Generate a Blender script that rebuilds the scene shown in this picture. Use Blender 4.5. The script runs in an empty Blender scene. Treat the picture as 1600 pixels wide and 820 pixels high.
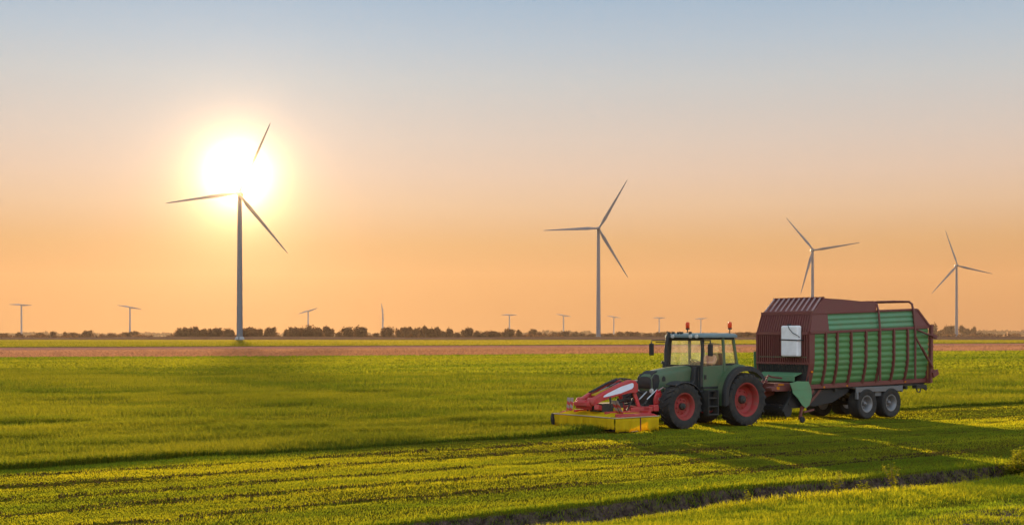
import bpy, bmesh, math, random
import numpy as np
from mathutils import Vector, Matrix, noise
R = math.radians
scene = bpy.context.scene
COL = scene.collection

# ---------------------------------------------------------------- camera
F_PX, CAM_H, HORIZON = 2050.0, 2.95, 524.5      # focal length and horizon row of the 1600 px wide photograph
cam_data = bpy.data.cameras.new("camera")
cam_data.sensor_width = 36.0
cam_data.lens = 36.0 * F_PX / 1600.0
cam_data.shift_y = (HORIZON - 410.0) / 1600.0
cam_data.clip_start = 0.2
cam_data.clip_end = 40000.0
cam = bpy.data.objects.new("camera", cam_data)
cam.location = (0, 0, CAM_H)
cam.rotation_euler = (R(90), 0, 0)
COL.objects.link(cam)
scene.camera = cam

# ---------------------------------------------------------------- sun and sky
SUN_EL, SUN_AZ = R(6.93), R(-11.8)
SUN = Vector((math.sin(SUN_AZ) * math.cos(SUN_EL), math.cos(SUN_AZ) * math.cos(SUN_EL), math.sin(SUN_EL)))
world = bpy.data.worlds.new("World")
scene.world = world
world.use_nodes = True
wn, wl = world.node_tree.nodes, world.node_tree.links
wn.clear()
w_out = wn.new("ShaderNodeOutputWorld")
w_bg = wn.new("ShaderNodeBackground")
w_sky = wn.new("ShaderNodeTexSky")
w_sky.sky_type = 'NISHITA'
w_sky.sun_disc = False
w_sky.sun_elevation = SUN_EL
w_sky.sun_rotation = SUN_AZ
w_sky.altitude = 0
w_sky.air_density = 1.0
w_sky.dust_density = 0.3
w_sky.ozone_density = 1.5


def wmath(op, a, b=None, clamp=False):
    n = wn.new("ShaderNodeMath")
    n.operation = op
    n.use_clamp = clamp
    for i, v in enumerate((a, b)):
        if v is None:
            continue
        if isinstance(v, (int, float)):
            n.inputs[i].default_value = v
        else:
            wl.new(v, n.inputs[i])
    return n.outputs[0]


def wscale(col, fac):
    n = wn.new("ShaderNodeVectorMath")
    n.operation = 'SCALE'
    if isinstance(col, tuple):
        n.inputs[0].default_value = col
    else:
        wl.new(col, n.inputs[0])
    if isinstance(fac, (int, float)):
        n.inputs[3].default_value = fac
    else:
        wl.new(fac, n.inputs[3])
    return n.outputs[0]


def wadd(a, b):
    n = wn.new("ShaderNodeVectorMath")
    n.operation = 'ADD'
    wl.new(a, n.inputs[0])
    wl.new(b, n.inputs[1])
    return n.outputs[0]


w_tc = wn.new("ShaderNodeTexCoord")
w_dot = wn.new("ShaderNodeVectorMath")
w_dot.operation = 'DOT_PRODUCT'
wl.new(w_tc.outputs['Generated'], w_dot.inputs[0])
w_dot.inputs[1].default_value = SUN
w_sep = wn.new("ShaderNodeSeparateXYZ")
wl.new(w_tc.outputs['Generated'], w_sep.inputs[0])
# warm hazy evening gradient by elevation of the view ray (0..90 degrees)
w_el = wmath('DIVIDE', wmath('ARCSINE', w_sep.outputs[2]), math.pi / 2, True)
w_ramp = wn.new("ShaderNodeValToRGB")
w_ramp.color_ramp.interpolation = 'LINEAR'
SKY_STOPS = [(0.0, (0.44, 0.135, 0.03)), (1.2, (0.47, 0.14, 0.02)), (2.6, (0.57, 0.205, 0.04)), (4.0, (0.73, 0.38, 0.15)),
             (5.6, (0.89, 0.61, 0.41)), (7.0, (0.92, 0.71, 0.58)), (8.4, (0.87, 0.76, 0.69)), (10.9, (0.72, 0.79, 0.83)),
             (12.6, (0.58, 0.75, 0.90)), (14.5, (0.43, 0.67, 0.91)), (30.0, (0.42, 0.52, 0.64)), (90.0, (0.44, 0.52, 0.64))]
els = w_ramp.color_ramp.elements
while len(els) < len(SKY_STOPS):
    els.new(0.5)
for e, (deg, c) in zip(els, SKY_STOPS):
    e.position = deg / 90.0
    e.color = (*c, 1)
wl.new(w_el, w_ramp.inputs[0])
w_half = wmath('DIVIDE', wmath('ADD', w_dot.outputs['Value'], 1.0), 2.0)
w_fall = wmath('ADD', wmath('MULTIPLY', wmath('POWER', w_half, 4.0), 0.55), 0.45)
w_fall = wmath('ADD', w_fall, wmath('MULTIPLY', wmath('POWER', wmath('SUBTRACT', 1.0, w_half), 1.3), 3.6))
grad = wscale(wscale(w_ramp.outputs[0], w_fall), 0.235)
omc = wmath('SUBTRACT', w_dot.outputs['Value'], 1.0)                       # cos - 1
core = wmath('EXPONENT', wmath('MULTIPLY', omc, 1.0 / R(0.95) ** 2))
mid = wmath('EXPONENT', wmath('MULTIPLY', omc, 1.0 / R(2.2) ** 2))
wide = wmath('EXPONENT', wmath('MULTIPLY', omc, 1.0 / R(5.0) ** 2))
total = wadd(grad, wscale(w_sky.outputs[0], 0.0015))
total = wadd(total, wscale((1.0, 0.93, 0.80), wmath('MULTIPLY', core, 0.02)))
total = wadd(total, wscale((1.0, 0.88, 0.68), wmath('MULTIPLY', mid, 0.02)))
total = wadd(total, wscale((1.0, 0.82, 0.60), wmath('MULTIPLY', wide, 0.02)))
w_bg.inputs[1].default_value = 1.0
wl.new(total, w_bg.inputs[0])
wl.new(w_bg.outputs[0], w_out.inputs[0])

sun_data = bpy.data.lights.new("sun", 'SUN')
sun_data.energy = 5.0
sun_data.angle = R(0.75)
sun_data.color = (1.0, 0.74, 0.42)
sun = bpy.data.objects.new("sun", sun_data)
sun.rotation_euler = (-SUN).to_track_quat('-Z', 'Y').to_euler()
sun.location = (0, 0, 60)
COL.objects.link(sun)

scene.view_settings.view_transform = 'Standard'
scene.view_settings.look = 'None'
scene.view_settings.exposure = 1.5
scene.view_settings.gamma = 1.0
scene.render.engine = 'CYCLES'
scene.cycles.transparent_max_bounces = 40
scene.cycles.use_denoising = True

# ================================================================ helpers
class MB:
    """Collects shapes and links them as one mesh object."""
    def __init__(self):
        self.v, self.f, self.sm, self.mi = [], [], [], []
        self.cur = 0

    def add(self, verts, faces, smooth=False):
        o = len(self.v)
        self.v += [tuple(p) for p in verts]
        for f in faces:
            self.f.append(tuple(i + o for i in f))
            self.sm.append(smooth)
            self.mi.append(self.cur)
        return self

    def box(self, x0, x1, y0, y1, z0, z1, M=None):
        vs = [Vector((x, y, z)) for x in (x0, x1) for y in (y0, y1) for z in (z0, z1)]
        if M is not None:
            vs = [M @ p for p in vs]
        return self.add(vs, [(0, 1, 3, 2), (4, 6, 7, 5), (0, 4, 5, 1), (2, 3, 7, 6), (0, 2, 6, 4), (1, 5, 7, 3)])

    def prism(self, poly, y0, y1, axis='y', smooth=False):
        """poly: (a, b) outline. axis y: a=x, b=z; axis x: a=y, b=z; axis z: a=x, b=y."""
        def P(a, b, t):
            return {'y': (a, t, b), 'x': (t, a, b), 'z': (a, b, t)}[axis]
        n = len(poly)
        vs = [P(a, b, y0) for a, b in poly] + [P(a, b, y1) for a, b in poly]
        fs = [tuple(range(n)), tuple(range(2 * n - 1, n - 1, -1))]
        fs += [(i, i + n, (i + 1) % n + n, (i + 1) % n) for i in range(n)]
        return self.add(vs, fs, smooth)

    def strip(self, path, y0, y1, t=0.01):
        """sheet following an x-z path, of thickness t downward, between two y."""
        up = [(a, b) for a, b in path]
        dn = [(a, b - t) for a, b in reversed(path)]
        n = len(path)
        for i in range(n - 1):
            q = [path[i], path[i + 1], (path[i + 1][0], path[i + 1][1] - t), (path[i][0], path[i][1] - t)]
            self.prism(q, y0, y1)
        return self

    def loft(self, rings, cap=True, smooth=True, closed=True):
        n = len(rings[0])
        vs = [p for r in rings for p in r]
        fs = []
        for k in range(len(rings) - 1):
            for i in range(n if closed else n - 1):
                j = (i + 1) % n
                fs.append((k * n + i, k * n + j, (k + 1) * n + j, (k + 1) * n + i))
        self.add(vs, fs, smooth)
        if cap and closed:
            o = len(self.v) - len(vs)
            m = len(rings) - 1
            for f in (tuple(range(n - 1, -1, -1)), tuple(m * n + i for i in range(n))):
                self.f.append(tuple(i + o for i in f))
                self.sm.append(False)
                self.mi.append(self.cur)
        return self

    def tube(self, pts, r, n=8, cap=True, smooth=True):
        pts = [Vector(p) for p in pts]
        rs = r if isinstance(r, (list, tuple)) else [r] * len(pts)
        rings = []
        prev = None
        for i, p in enumerate(pts):
            d = (pts[min(i + 1, len(pts) - 1)] - pts[max(i - 1, 0)]).normalized()
            if prev is None:
                a = Vector((0, 0, 1)) if abs(d.z) < 0.9 else Vector((1, 0, 0))
                u = d.cross(a).normalized()
            else:
                u = (prev - d * prev.dot(d)).normalized()
            prev = u
            w = d.cross(u)
            rings.append([p + (u * math.cos(2 * math.pi * k / n) + w * math.sin(2 * math.pi * k / n)) * rs[i] for k in range(n)])
        return self.loft(rings, cap, smooth)

    def bar(self, p, q, a, b=None):
        """square bar between two points, a wide, b high."""
        b = a if b is None else b
        p, q = Vector(p), Vector(q)
        d = (q - p).normalized()
        up = Vector((0, 0, 1)) if abs(d.z) < 0.95 else Vector((1, 0, 0))
        u = d.cross(up).normalized()
        w = u.cross(d)
        rings = [[c + u * (sx * a / 2) + w * (sz * b / 2) for sx, sz in ((-1, -1), (1, -1), (1, 1), (-1, 1))] for c in (p, q)]
        return self.loft(rings, True, False)

    def lathe(self, prof, c=(0, 0, 0), axis='y', n=32, smooth=True, cap=True):
        """prof: (radius, offset along axis)."""
        rings = []
        for r, t in prof:
            ring = []
            for k in range(n):
                a = 2 * math.pi * k / n
                ca, sa = math.cos(a) * r, math.sin(a) * r
                ring.append({'y': (c[0] + ca, c[1] + t, c[2] + sa), 'z': (c[0] + ca, c[1] + sa, c[2] + t),
                             'x': (c[0] + t, c[1] + ca, c[2] + sa)}[axis])
            rings.append(ring)
        return self.loft(rings, cap, smooth)

    def build(self, name, mat=None, parent=None, loc=None, bevel=0.0, sharp=40, label=None, rotz=0.0):
        me = bpy.data.meshes.new(name)
        me.from_pydata(self.v, [], self.f)
        me.polygons.foreach_set('use_smooth', self.sm)
        me.polygons.foreach_set('material_index', self.mi)
        for m in (mat if isinstance(mat, (list, tuple)) else [mat]):
            if m is not None:
                me.materials.append(m)
        bm = bmesh.new()
        bm.from_mesh(me)
        bmesh.ops.recalc_face_normals(bm, faces=bm.faces)
        bm.to_mesh(me)
        bm.free()
        me.update()
        if any(self.sm):
            me.set_sharp_from_angle(angle=R(sharp))
        o = bpy.data.objects.new(name, me)
        COL.objects.link(o)
        if loc is not None:
            o.location = loc
        o.rotation_euler.z = rotz
        if parent is not None:
            o.parent = parent
        if bevel:
            b = o.modifiers.new("bevel", 'BEVEL')
            b.width = bevel
            b.segments = 2
            b.limit_method = 'ANGLE'
            b.angle_limit = R(35)
            b.harden_normals = False
        if label:
            o['label'] = label
        return o


def tag(o, label=None, cat=None, group=None, kind=None):
    if label:
        o['label'] = label
    if cat:
        o['category'] = cat
    if group:
        o['group'] = group
    if kind:
        o['kind'] = kind
    return o


def empty(name, loc, rotz=0.0, parent=None):
    o = bpy.data.objects.new(name, None)
    o.empty_display_size = 0.3
    o.location = loc
    o.rotation_euler = (0, 0, rotz)
    o.parent = parent
    COL.objects.link(o)
    return o


def copy_tree(o, parent=None):
    c = o.copy()
    COL.objects.link(c)
    c.parent = parent
    for ch in list(o.children):
        copy_tree(ch, c)
    return c


# ---------------------------------------------------------------- materials
def new_mat(name):
    m = bpy.data.materials.new(name)
    m.use_nodes = True
    nt = m.node_tree
    nt.nodes.clear()
    out = nt.nodes.new("ShaderNodeOutputMaterial")
    return m, nt, out


def paint(name, col, rough=0.45, metal=0.0, dirt=0.35, dirt_col=(0.16, 0.12, 0.07), scale=3.0, spec=0.5, bump=0.0):
    """painted or plain surface with uneven dust and wear; the pattern has its own shape."""
    m, nt, out = new_mat(name)
    N, L = nt.nodes, nt.links
    p = N.new("ShaderNodeBsdfPrincipled")
    tc = N.new("ShaderNodeTexCoord")
    n1 = N.new("ShaderNodeTexNoise")
    n1.inputs['Scale'].default_value = scale
    n1.inputs['Detail'].default_value = 6
    n1.inputs['Roughness'].default_value = 0.65
    L.new(tc.outputs['Object'], n1.inputs['Vector'])
    r1 = N.new("ShaderNodeMapRange")
    r1.inputs[1].default_value = 0.42
    r1.inputs[2].default_value = 0.72
    r1.inputs[4].default_value = dirt
    L.new(n1.outputs['Fac'], r1.inputs[0])
    mx = N.new("ShaderNodeMix")
    mx.data_type = 'RGBA'
    mx.inputs[6].default_value = (*col, 1)
    mx.inputs[7].default_value = (*dirt_col, 1)
    # fine spatter and scuffs over the broad dust
    n3 = N.new("ShaderNodeTexNoise")
    n3.inputs['Scale'].default_value = scale * 9
    n3.inputs['Detail'].default_value = 8
    n3.inputs['Roughness'].default_value = 0.75
    L.new(tc.outputs['Object'], n3.inputs['Vector'])
    r3 = N.new("ShaderNodeMapRange")
    r3.inputs[1].default_value = 0.54
    r3.inputs[2].default_value = 0.66
    r3.inputs[4].default_value = dirt * 0.9
    L.new(n3.outputs['Fac'], r3.inputs[0])
    mm = N.new("ShaderNodeMath")
    mm.operation = 'MAXIMUM'
    L.new(r1.outputs[0], mm.inputs[0])
    L.new(r3.outputs[0], mm.inputs[1])
    L.new(mm.outputs[0], mx.inputs[0])
    L.new(mx.outputs[2], p.inputs['Base Color'])
    rr = N.new("ShaderNodeMapRange")
    rr.inputs[3].default_value = rough
    rr.inputs[4].default_value = min(1.0, rough + 0.35)
    L.new(n1.outputs['Fac'], rr.inputs[0])
    L.new(rr.outputs[0], p.inputs['Roughness'])
    p.inputs['Metallic'].default_value = metal
    p.inputs['Specular IOR Level'].default_value = spec
    if bump:
        n2 = N.new("ShaderNodeTexNoise")
        n2.inputs['Scale'].default_value = scale * 14
        L.new(tc.outputs['Object'], n2.inputs['Vector'])
        b = N.new("ShaderNodeBump")
        b.inputs['Strength'].default_value = bump
        b.inputs['Distance'].default_value = 0.01
        L.new(n2.outputs['Fac'], b.inputs['Height'])
        L.new(b.outputs[0], p.inputs['Normal'])
    L.new(p.outputs[0], out.inputs['Surface'])
    return m


def glass_mat():
    m, nt, out = new_mat("window_glass")
    N, L = nt.nodes, nt.links
    t = N.new("ShaderNodeBsdfTransparent")
    t.inputs[0].default_value = (0.975, 0.99, 0.97, 1)
    g = N.new("ShaderNodeBsdfGlossy")
    g.inputs['Roughness'].default_value = 0.03
    g.inputs['Color'].default_value = (0.9, 0.95, 0.95, 1)
    lw = N.new("ShaderNodeLayerWeight")
    lw.inputs[0].default_value = 0.5
    pw = N.new("ShaderNodeMath")
    pw.operation = 'POWER'
    pw.inputs[1].default_value = 4.0
    L.new(lw.outputs['Facing'], pw.inputs[0])
    fr = N.new("ShaderNodeMath")
    fr.operation = 'MULTIPLY_ADD'
    fr.inputs[1].default_value = 0.8
    fr.inputs[2].default_value = 0.03
    L.new(pw.outputs[0], fr.inputs[0])
    mx = N.new("ShaderNodeMixShader")
    L.new(fr.outputs[0], mx.inputs[0])
    L.new(t.outputs[0], mx.inputs[1])
    L.new(g.outputs[0], mx.inputs[2])
    # a film of field dust on the glass
    d = N.new("ShaderNodeBsdfTranslucent")
    d.inputs[0].default_value = (0.62, 0.64, 0.50, 1)
    tc = N.new("ShaderNodeTexCoord")
    n1 = N.new("ShaderNodeTexNoise")
    n1.inputs['Scale'].default_value = 3.0
    L.new(tc.outputs['Object'], n1.inputs['Vector'])
    mr = N.new("ShaderNodeMapRange")
    mr.inputs[1].default_value = 0.3
    mr.inputs[2].default_value = 0.7
    mr.inputs[3].default_value = 0.01
    mr.inputs[4].default_value = 0.05
    L.new(n1.outputs['Fac'], mr.inputs[0])
    m2 = N.new("ShaderNodeMixShader")
    L.new(mr.outputs[0], m2.inputs[0])
    L.new(mx.outputs[0], m2.inputs[1])
    L.new(d.outputs[0], m2.inputs[2])
    L.new(m2.outputs[0], out.inputs['Surface'])
    return m


def leaf_mat(name, ca, cb, trans=0.55, attr=True, scale=0.5, tcol=None):
    """leaves and blades: diffuse plus light coming through from behind."""
    m, nt, out = new_mat(name)
    N, L = nt.nodes, nt.links
    mx = N.new("ShaderNodeMix")
    mx.data_type = 'RGBA'
    mx.inputs[6].default_value = (*ca, 1)
    mx.inputs[7].default_value = (*cb, 1)
    if attr:
        a = N.new("ShaderNodeAttribute")
        a.attribute_name = "tint"
        L.new(a.outputs['Fac'], mx.inputs[0])
    else:
        tc = N.new("ShaderNodeTexCoord")
        n1 = N.new("ShaderNodeTexNoise")
        n1.inputs['Scale'].default_value = scale
        L.new(tc.outputs['Object'], n1.inputs['Vector'])
        L.new(n1.outputs['Fac'], mx.inputs[0])
    d = N.new("ShaderNodeBsdfDiffuse")
    t = N.new("ShaderNodeBsdfTranslucent")
    L.new(mx.outputs[2], d.inputs[0])
    tm = N.new("ShaderNodeMix")
    tm.data_type = 'RGBA'
    tm.blend_type = 'MULTIPLY'
    tm.inputs[0].default_value = 1.0
    tm.inputs[7].default_value = (*(tcol or (1.5, 1.35, 0.5)), 1)
    L.new(mx.outputs[2], tm.inputs[6])
    L.new(tm.outputs[2], t.inputs[0])
    s = N.new("ShaderNodeMixShader")
    s.inputs[0].default_value = trans
    L.new(d.outputs[0], s.inputs[1])
    L.new(t.outputs[0], s.inputs[2])
    L.new(s.outputs[0], out.inputs['Surface'])
    return m


GREEN = paint("green_machine_paint", (0.055, 0.110, 0.050), 0.32, dirt=0.45, scale=2.5)
GREEN_W = paint("green_wagon_paint", (0.075, 0.215, 0.062), 0.4, dirt=0.5, dirt_col=(0.13, 0.17, 0.08), scale=2.6)
GREEN_L = paint("pale_green_paint", (0.095, 0.245, 0.115), 0.4, dirt=0.3, scale=2.5)
MAROON = paint("red_brown_paint", (0.145, 0.034, 0.027), 0.42, dirt=0.35, dirt_col=(0.15, 0.085, 0.055), scale=2.0)
RED = paint("red_machine_paint", (0.46, 0.022, 0.028), 0.35, dirt=0.45, scale=3.0)
RED_RIM = paint("red_rim_paint", (0.30, 0.016, 0.013), 0.5, dirt=0.7, dirt_col=(0.13, 0.07, 0.045), scale=5.0)
YELLOW_P = paint("yellow_paint", (0.60, 0.38, 0.008), 0.55, dirt=0.25, scale=4.0)
BLACK = paint("black_plastic", (0.014, 0.014, 0.014), 0.5, dirt=0.35, dirt_col=(0.045, 0.038, 0.028))
DARK = paint("dark_cast_iron", (0.024, 0.025, 0.022), 0.6, dirt=0.5, dirt_col=(0.08, 0.06, 0.04), scale=5)
RUBBER = paint("tyre_rubber", (0.017, 0.016, 0.015), 0.8, dirt=0.65, dirt_col=(0.06, 0.05, 0.035), scale=5.0, bump=0.3)
GREY = paint("grey_steel", (0.16, 0.165, 0.17), 0.45, metal=0.3, dirt=0.4, scale=4.0)
SILVER = paint("silver_rim", (0.22, 0.225, 0.23), 0.4, metal=0.5, dirt=0.4, scale=5.0)
ROOF = paint("light_grey_cab_roof", (0.15, 0.22, 0.23), 0.35, dirt=0.25, scale=2.0)
WHITE = paint("white_plastic", (0.78, 0.79, 0.78), 0.45, dirt=0.3, dirt_col=(0.4, 0.36, 0.3), scale=3.0)
WHITE_P = paint("white_paint_strip", (0.68, 0.74, 0.84), 0.3, dirt=0.1)
PALE_SLAT = paint("pale_glint_slat", (0.34, 0.22, 0.21), 0.3, metal=0.1, dirt=0.3)  # pale tone stands in for sun glint on the wagon's roof slats
SKIN = paint("skin", (0.42, 0.22, 0.15), 0.6, dirt=0.0)
SHIRT = paint("pink_shirt", (0.52, 0.26, 0.24), 0.85, dirt=0.1, scale=8)
JEANS = paint("dark_trousers", (0.03, 0.04, 0.07), 0.85, dirt=0.2, scale=8)
HAIR = paint("brown_hair", (0.05, 0.03, 0.02), 0.8, dirt=0.0)
SEATM = paint("seat_fabric", (0.04, 0.045, 0.05), 0.9, dirt=0.1)
CHROME = paint("bright_steel", (0.6, 0.6, 0.6), 0.22, metal=1.0, dirt=0.2)
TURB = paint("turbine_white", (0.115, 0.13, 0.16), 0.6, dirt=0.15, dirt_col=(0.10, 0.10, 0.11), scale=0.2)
CONC = paint("grey_concrete", (0.32, 0.32, 0.33), 0.85, dirt=0.3, dirt_col=(0.2, 0.2, 0.19), scale=0.8)
GLASS = glass_mat()


def lens_mat(name, col, glow=0.0):
    m, nt, out = new_mat(name)
    N, L = nt.nodes, nt.links
    p = N.new("ShaderNodeBsdfPrincipled")
    p.inputs['Base Color'].default_value = (*col, 1)
    p.inputs['Roughness'].default_value = 0.15
    t = N.new("ShaderNodeBsdfTranslucent")
    t.inputs[0].default_value = (*col, 1)
    s = N.new("ShaderNodeMixShader")
    s.inputs[0].default_value = 0.5
    L.new(p.outputs[0], s.inputs[1])
    L.new(t.outputs[0], s.inputs[2])
    L.new(s.outputs[0], out.inputs['Surface'])
    return m


ORANGE_LENS = lens_mat("orange_lens", (0.62, 0.085, 0.015))
CLEAR_LENS = lens_mat("clear_lamp_lens", (0.75, 0.76, 0.72))
AMBER = lens_mat("amber_reflector", (0.9, 0.35, 0.03))

YELLOW = leaf_mat("yellow_canvas", (0.58, 0.40, 0.012), (0.72, 0.54, 0.018), 0.33, False, 6.0, (1.3, 1.15, 0.8))

# ================================================================ the land
# field frame: p runs along the mowing direction (away to the right), q across it (away from the camera)
AX = R(36.1)
CA, SA = math.cos(AX), math.sin(AX)
ORG = (7.01, 43.93)                        # under the middle of the tractor's rear axle


def to_field(X, Y):
    dx, dy = X - ORG[0], Y - ORG[1]
    return CA * dx + SA * dy, -SA * dx + CA * dy


def from_field(p, q):
    return ORG[0] + CA * p - SA * q, ORG[1] + SA * p + CA * q


def smooth(a, b, x):
    t = np.clip((x - a) / (b - a), 0, 1)
    return t * t * (3 - 2 * t)


_rs = np.random.RandomState(5)
_WV = [(_rs.uniform(-1, 1, 2) * s, _rs.uniform(0, 6.28), a) for s, a in
       [(0.35, .30), (0.6, .22), (1.1, .16), (1.9, .12), (3.1, .08), (5.0, .06), (7.5, .05)] for _ in range(3)]


def wav(p, q, sc=1.0):
    """smooth pseudo-noise about -1..1 made of plane waves"""
    s = 0
    for (k, ph, a) in _WV:
        s = s + a * np.sin(p * k[0] * sc + q * k[1] * sc + ph)
    return s


def ditch_mid(p):
    return -14.25 + 0.16 * np.sin(p * 0.35) + 0.08 * np.sin(p * 0.9 + 1)


def height(p, q):
    d = q - ditch_mid(p) + 0.05 * wav(p, q, 3)
    d = np.where(d < 0, d * 0.88, d)
    near = 1 - smooth(60, 140, np.hypot(p, q))
    depth = (smooth(-0.85, -0.25, d) - smooth(0.45, 0.80, d)) * (1 - 0.55 * smooth(-1.5, -.5, p) * (1 - smooth(4, 7, p)))
    h = -0.44 * depth * (1 + 0.16 * wav(p, q * 1.5, 4.2)) + depth * 0.03 * wav(q * 3, p * 2, 3.0)
    h = h + near * 0.025 * wav(p, q, 0.8)
    h = h + near * 0.05 * (1 - smooth(-18.6, -17.2, q + 0.35 * wav(p, q, 1.0))) * wav(p * 1.0, q, 2.6)
    # the near bank falls slightly towards the camera's own verge
    h = h - 0.05 * (1 - smooth(-15.6, -14.6, q))
    # wheel tracks pressed into the mown strip
    for tq in TRACKS:
        h = h - near * 0.035 * np.exp(-((q - tq - 0.1 * np.sin(p * 0.2)) / 0.16) ** 2) * (0.6 + 0.4 * np.sin(p * 3.1 + tq))
    return h


TRACKS = (-3.0, -4.9, -7.1, -9.0, -11.1)


def axis_steps(lo, hi, fine, far, grow=1.22):
    c = list(np.arange(lo, hi + 1e-6, fine))
    s = fine
    a = c[0]
    left = []
    while a > -far:
        s *= grow
        a -= s
        left.append(a)
    s = fine
    b = c[-1]
    right = []
    while b < far:
        s *= grow
        b += s
        right.append(b)
    return np.clip(np.array(left[::-1] + c + right), -far, far)


def grid_mesh(name, ps, qs, hf):
    P, Q = np.meshgrid(ps, qs)
    X, Y = from_field(P, Q)
    Z = hf(P, Q)
    me = bpy.data.meshes.new(name)
    nv = P.size
    w, h = len(ps), len(qs)
    idx = np.arange(nv).reshape(h, w)
    quads = np.stack([idx[:-1, :-1], idx[:-1, 1:], idx[1:, 1:], idx[1:, :-1]], -1).reshape(-1, 4)
    me.vertices.add(nv)
    me.vertices.foreach_set('co', np.stack([X, Y, Z], -1).reshape(-1).astype(np.float32))
    me.loops.add(quads.size)
    me.loops.foreach_set('vertex_index', quads.reshape(-1).astype(np.int32))
    me.polygons.add(len(quads))
    me.polygons.foreach_set('loop_start', (np.arange(len(quads)) * 4).astype(np.int32))
    me.polygons.foreach_set('loop_total', np.full(len(quads), 4, np.int32))
    me.polygons.foreach_set('use_smooth', np.ones(len(quads), bool))
    me.update()
    me.validate()
    return me


def field_coords(nt):
    """field-aligned coordinates from the world position"""
    N, L = nt.nodes, nt.links
    g = N.new("ShaderNodeNewGeometry")
    mp = N.new("ShaderNodeMapping")
    mp.vector_type = 'TEXTURE'
    mp.inputs['Location'].default_value = (ORG[0], ORG[1], 0)
    mp.inputs['Rotation'].default_value = (0, 0, AX)
    L.new(g.outputs['Position'], mp.inputs['Vector'])
    return mp.outputs[0]


def nz(nt, vec, scale, detail=5, rough=0.6, stretch=None):
    N, L = nt.nodes, nt.links
    if stretch:
        m = N.new("ShaderNodeMapping")
        m.inputs['Scale'].default_value = stretch
        L.new(vec, m.inputs['Vector'])
        vec = m.outputs[0]
    n = N.new("ShaderNodeTexNoise")
    n.inputs['Scale'].default_value = scale
    n.inputs['Detail'].default_value = detail
    n.inputs['Roughness'].default_value = rough
    L.new(vec, n.inputs['Vector'])
    return n.outputs['Fac']


def rng(nt, v, a, b, c=0.0, d=1.0):
    n = nt.nodes.new("ShaderNodeMapRange")
    n.interpolation_type = 'SMOOTHSTEP'
    for i, x in zip((1, 2, 3, 4), (a, b, c, d)):
        n.inputs[i].default_value = x
    nt.links.new(v, n.inputs[0])
    return n.outputs[0]


def mixc(nt, fac, a, b):
    n = nt.nodes.new("ShaderNodeMix")
    n.data_type = 'RGBA'
    for i, x in ((0, fac), (6, a), (7, b)):
        if isinstance(x, tuple):
            n.inputs[i].default_value = (*x, 1)
        elif isinstance(x, (int, float)):
            n.inputs[i].default_value = x
        else:
            nt.links.new(x, n.inputs[i])
    return n.outputs[2]


def soil_surface(nt, out, col, bump_h, strength=1.0, dist=0.05, trans=None):
    N, L = nt.nodes, nt.links
    b = N.new("ShaderNodeBump")
    b.inputs['Strength'].default_value = strength
    b.inputs['Distance'].default_value = dist
    L.new(bump_h, b.inputs['Height'])
    d = N.new("ShaderNodeBsdfDiffuse")
    d.inputs['Roughness'].default_value = 1.0
    L.new(col, d.inputs[0])
    L.new(b.outputs[0], d.inputs['Normal'])
    if trans:
        # standing leaves too small to model out here: light also comes through them
        t = N.new("ShaderNodeBsdfTranslucent")
        L.new(col, t.inputs[0])
        L.new(b.outputs[0], t.inputs['Normal'])
        s = N.new("ShaderNodeMixShader")
        s.inputs[0].default_value = trans
        L.new(d.outputs[0], s.inputs[1])
        L.new(t.outputs[0], s.inputs[2])
        L.new(s.outputs[0], out.inputs['Surface'])
    else:
        L.new(d.outputs[0], out.inputs['Surface'])


def meadow_mat():
    m, nt, out = new_mat("meadow_soil_and_turf")
    N, L = nt.nodes, nt.links
    fc = field_coords(nt)
    sx = N.new("ShaderNodeSeparateXYZ")
    L.new(fc, sx.inputs[0])
    turf = mixc(nt, nz(nt, fc, 1.5, stretch=(0.25, 1, 1)), (0.070, 0.105, 0.012), (0.16, 0.165, 0.020))
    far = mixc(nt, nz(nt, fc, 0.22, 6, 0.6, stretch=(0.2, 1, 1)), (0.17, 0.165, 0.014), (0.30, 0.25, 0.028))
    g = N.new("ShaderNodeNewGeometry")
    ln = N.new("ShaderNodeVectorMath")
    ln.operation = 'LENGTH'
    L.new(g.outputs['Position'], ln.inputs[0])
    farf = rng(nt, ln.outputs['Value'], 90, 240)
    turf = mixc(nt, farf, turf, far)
    soil = mixc(nt, rng(nt, nz(nt, fc, 5, 9, 0.75), 0.36, 0.66), (0.030, 0.025, 0.020), (0.17, 0.14, 0.118))
    # bare earth on the ditch sides and in the verge by the camera
    wob = nz(nt, fc, 0.7, 6, 0.7)
    sz = N.new("ShaderNodeSeparateXYZ")
    L.new(g.outputs['Position'], sz.inputs[0])
    dz_ = rng(nt, sz.outputs[2], -0.02, -0.06)
    dq_ = rng(nt, sx.outputs[1], -15.45, -15.2)
    dm = N.new("ShaderNodeMath")
    dm.operation = 'MULTIPLY'
    L.new(dz_, dm.inputs[0])
    L.new(dq_, dm.inputs[1])
    ditch = dm.outputs[0]
    q2 = N.new("ShaderNodeMath")
    q2.operation = 'MULTIPLY_ADD'
    L.new(wob, q2.inputs[0])
    q2.inputs[1].default_value = 3.2
    L.new(sx.outputs[1], q2.inputs[2])
    verge = rng(nt, q2.outputs[0], -15.95, -16.5)
    bare = N.new("ShaderNodeMath")
    bare.operation = 'MAXIMUM'
    L.new(ditch, bare.inputs[0])
    L.new(verge, bare.inputs[1])
    col = mixc(nt, bare.outputs[0], turf, soil)
    bh = nz(nt, fc, 7.0, 8, 0.7)
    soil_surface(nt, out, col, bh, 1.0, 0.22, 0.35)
    return m


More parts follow.
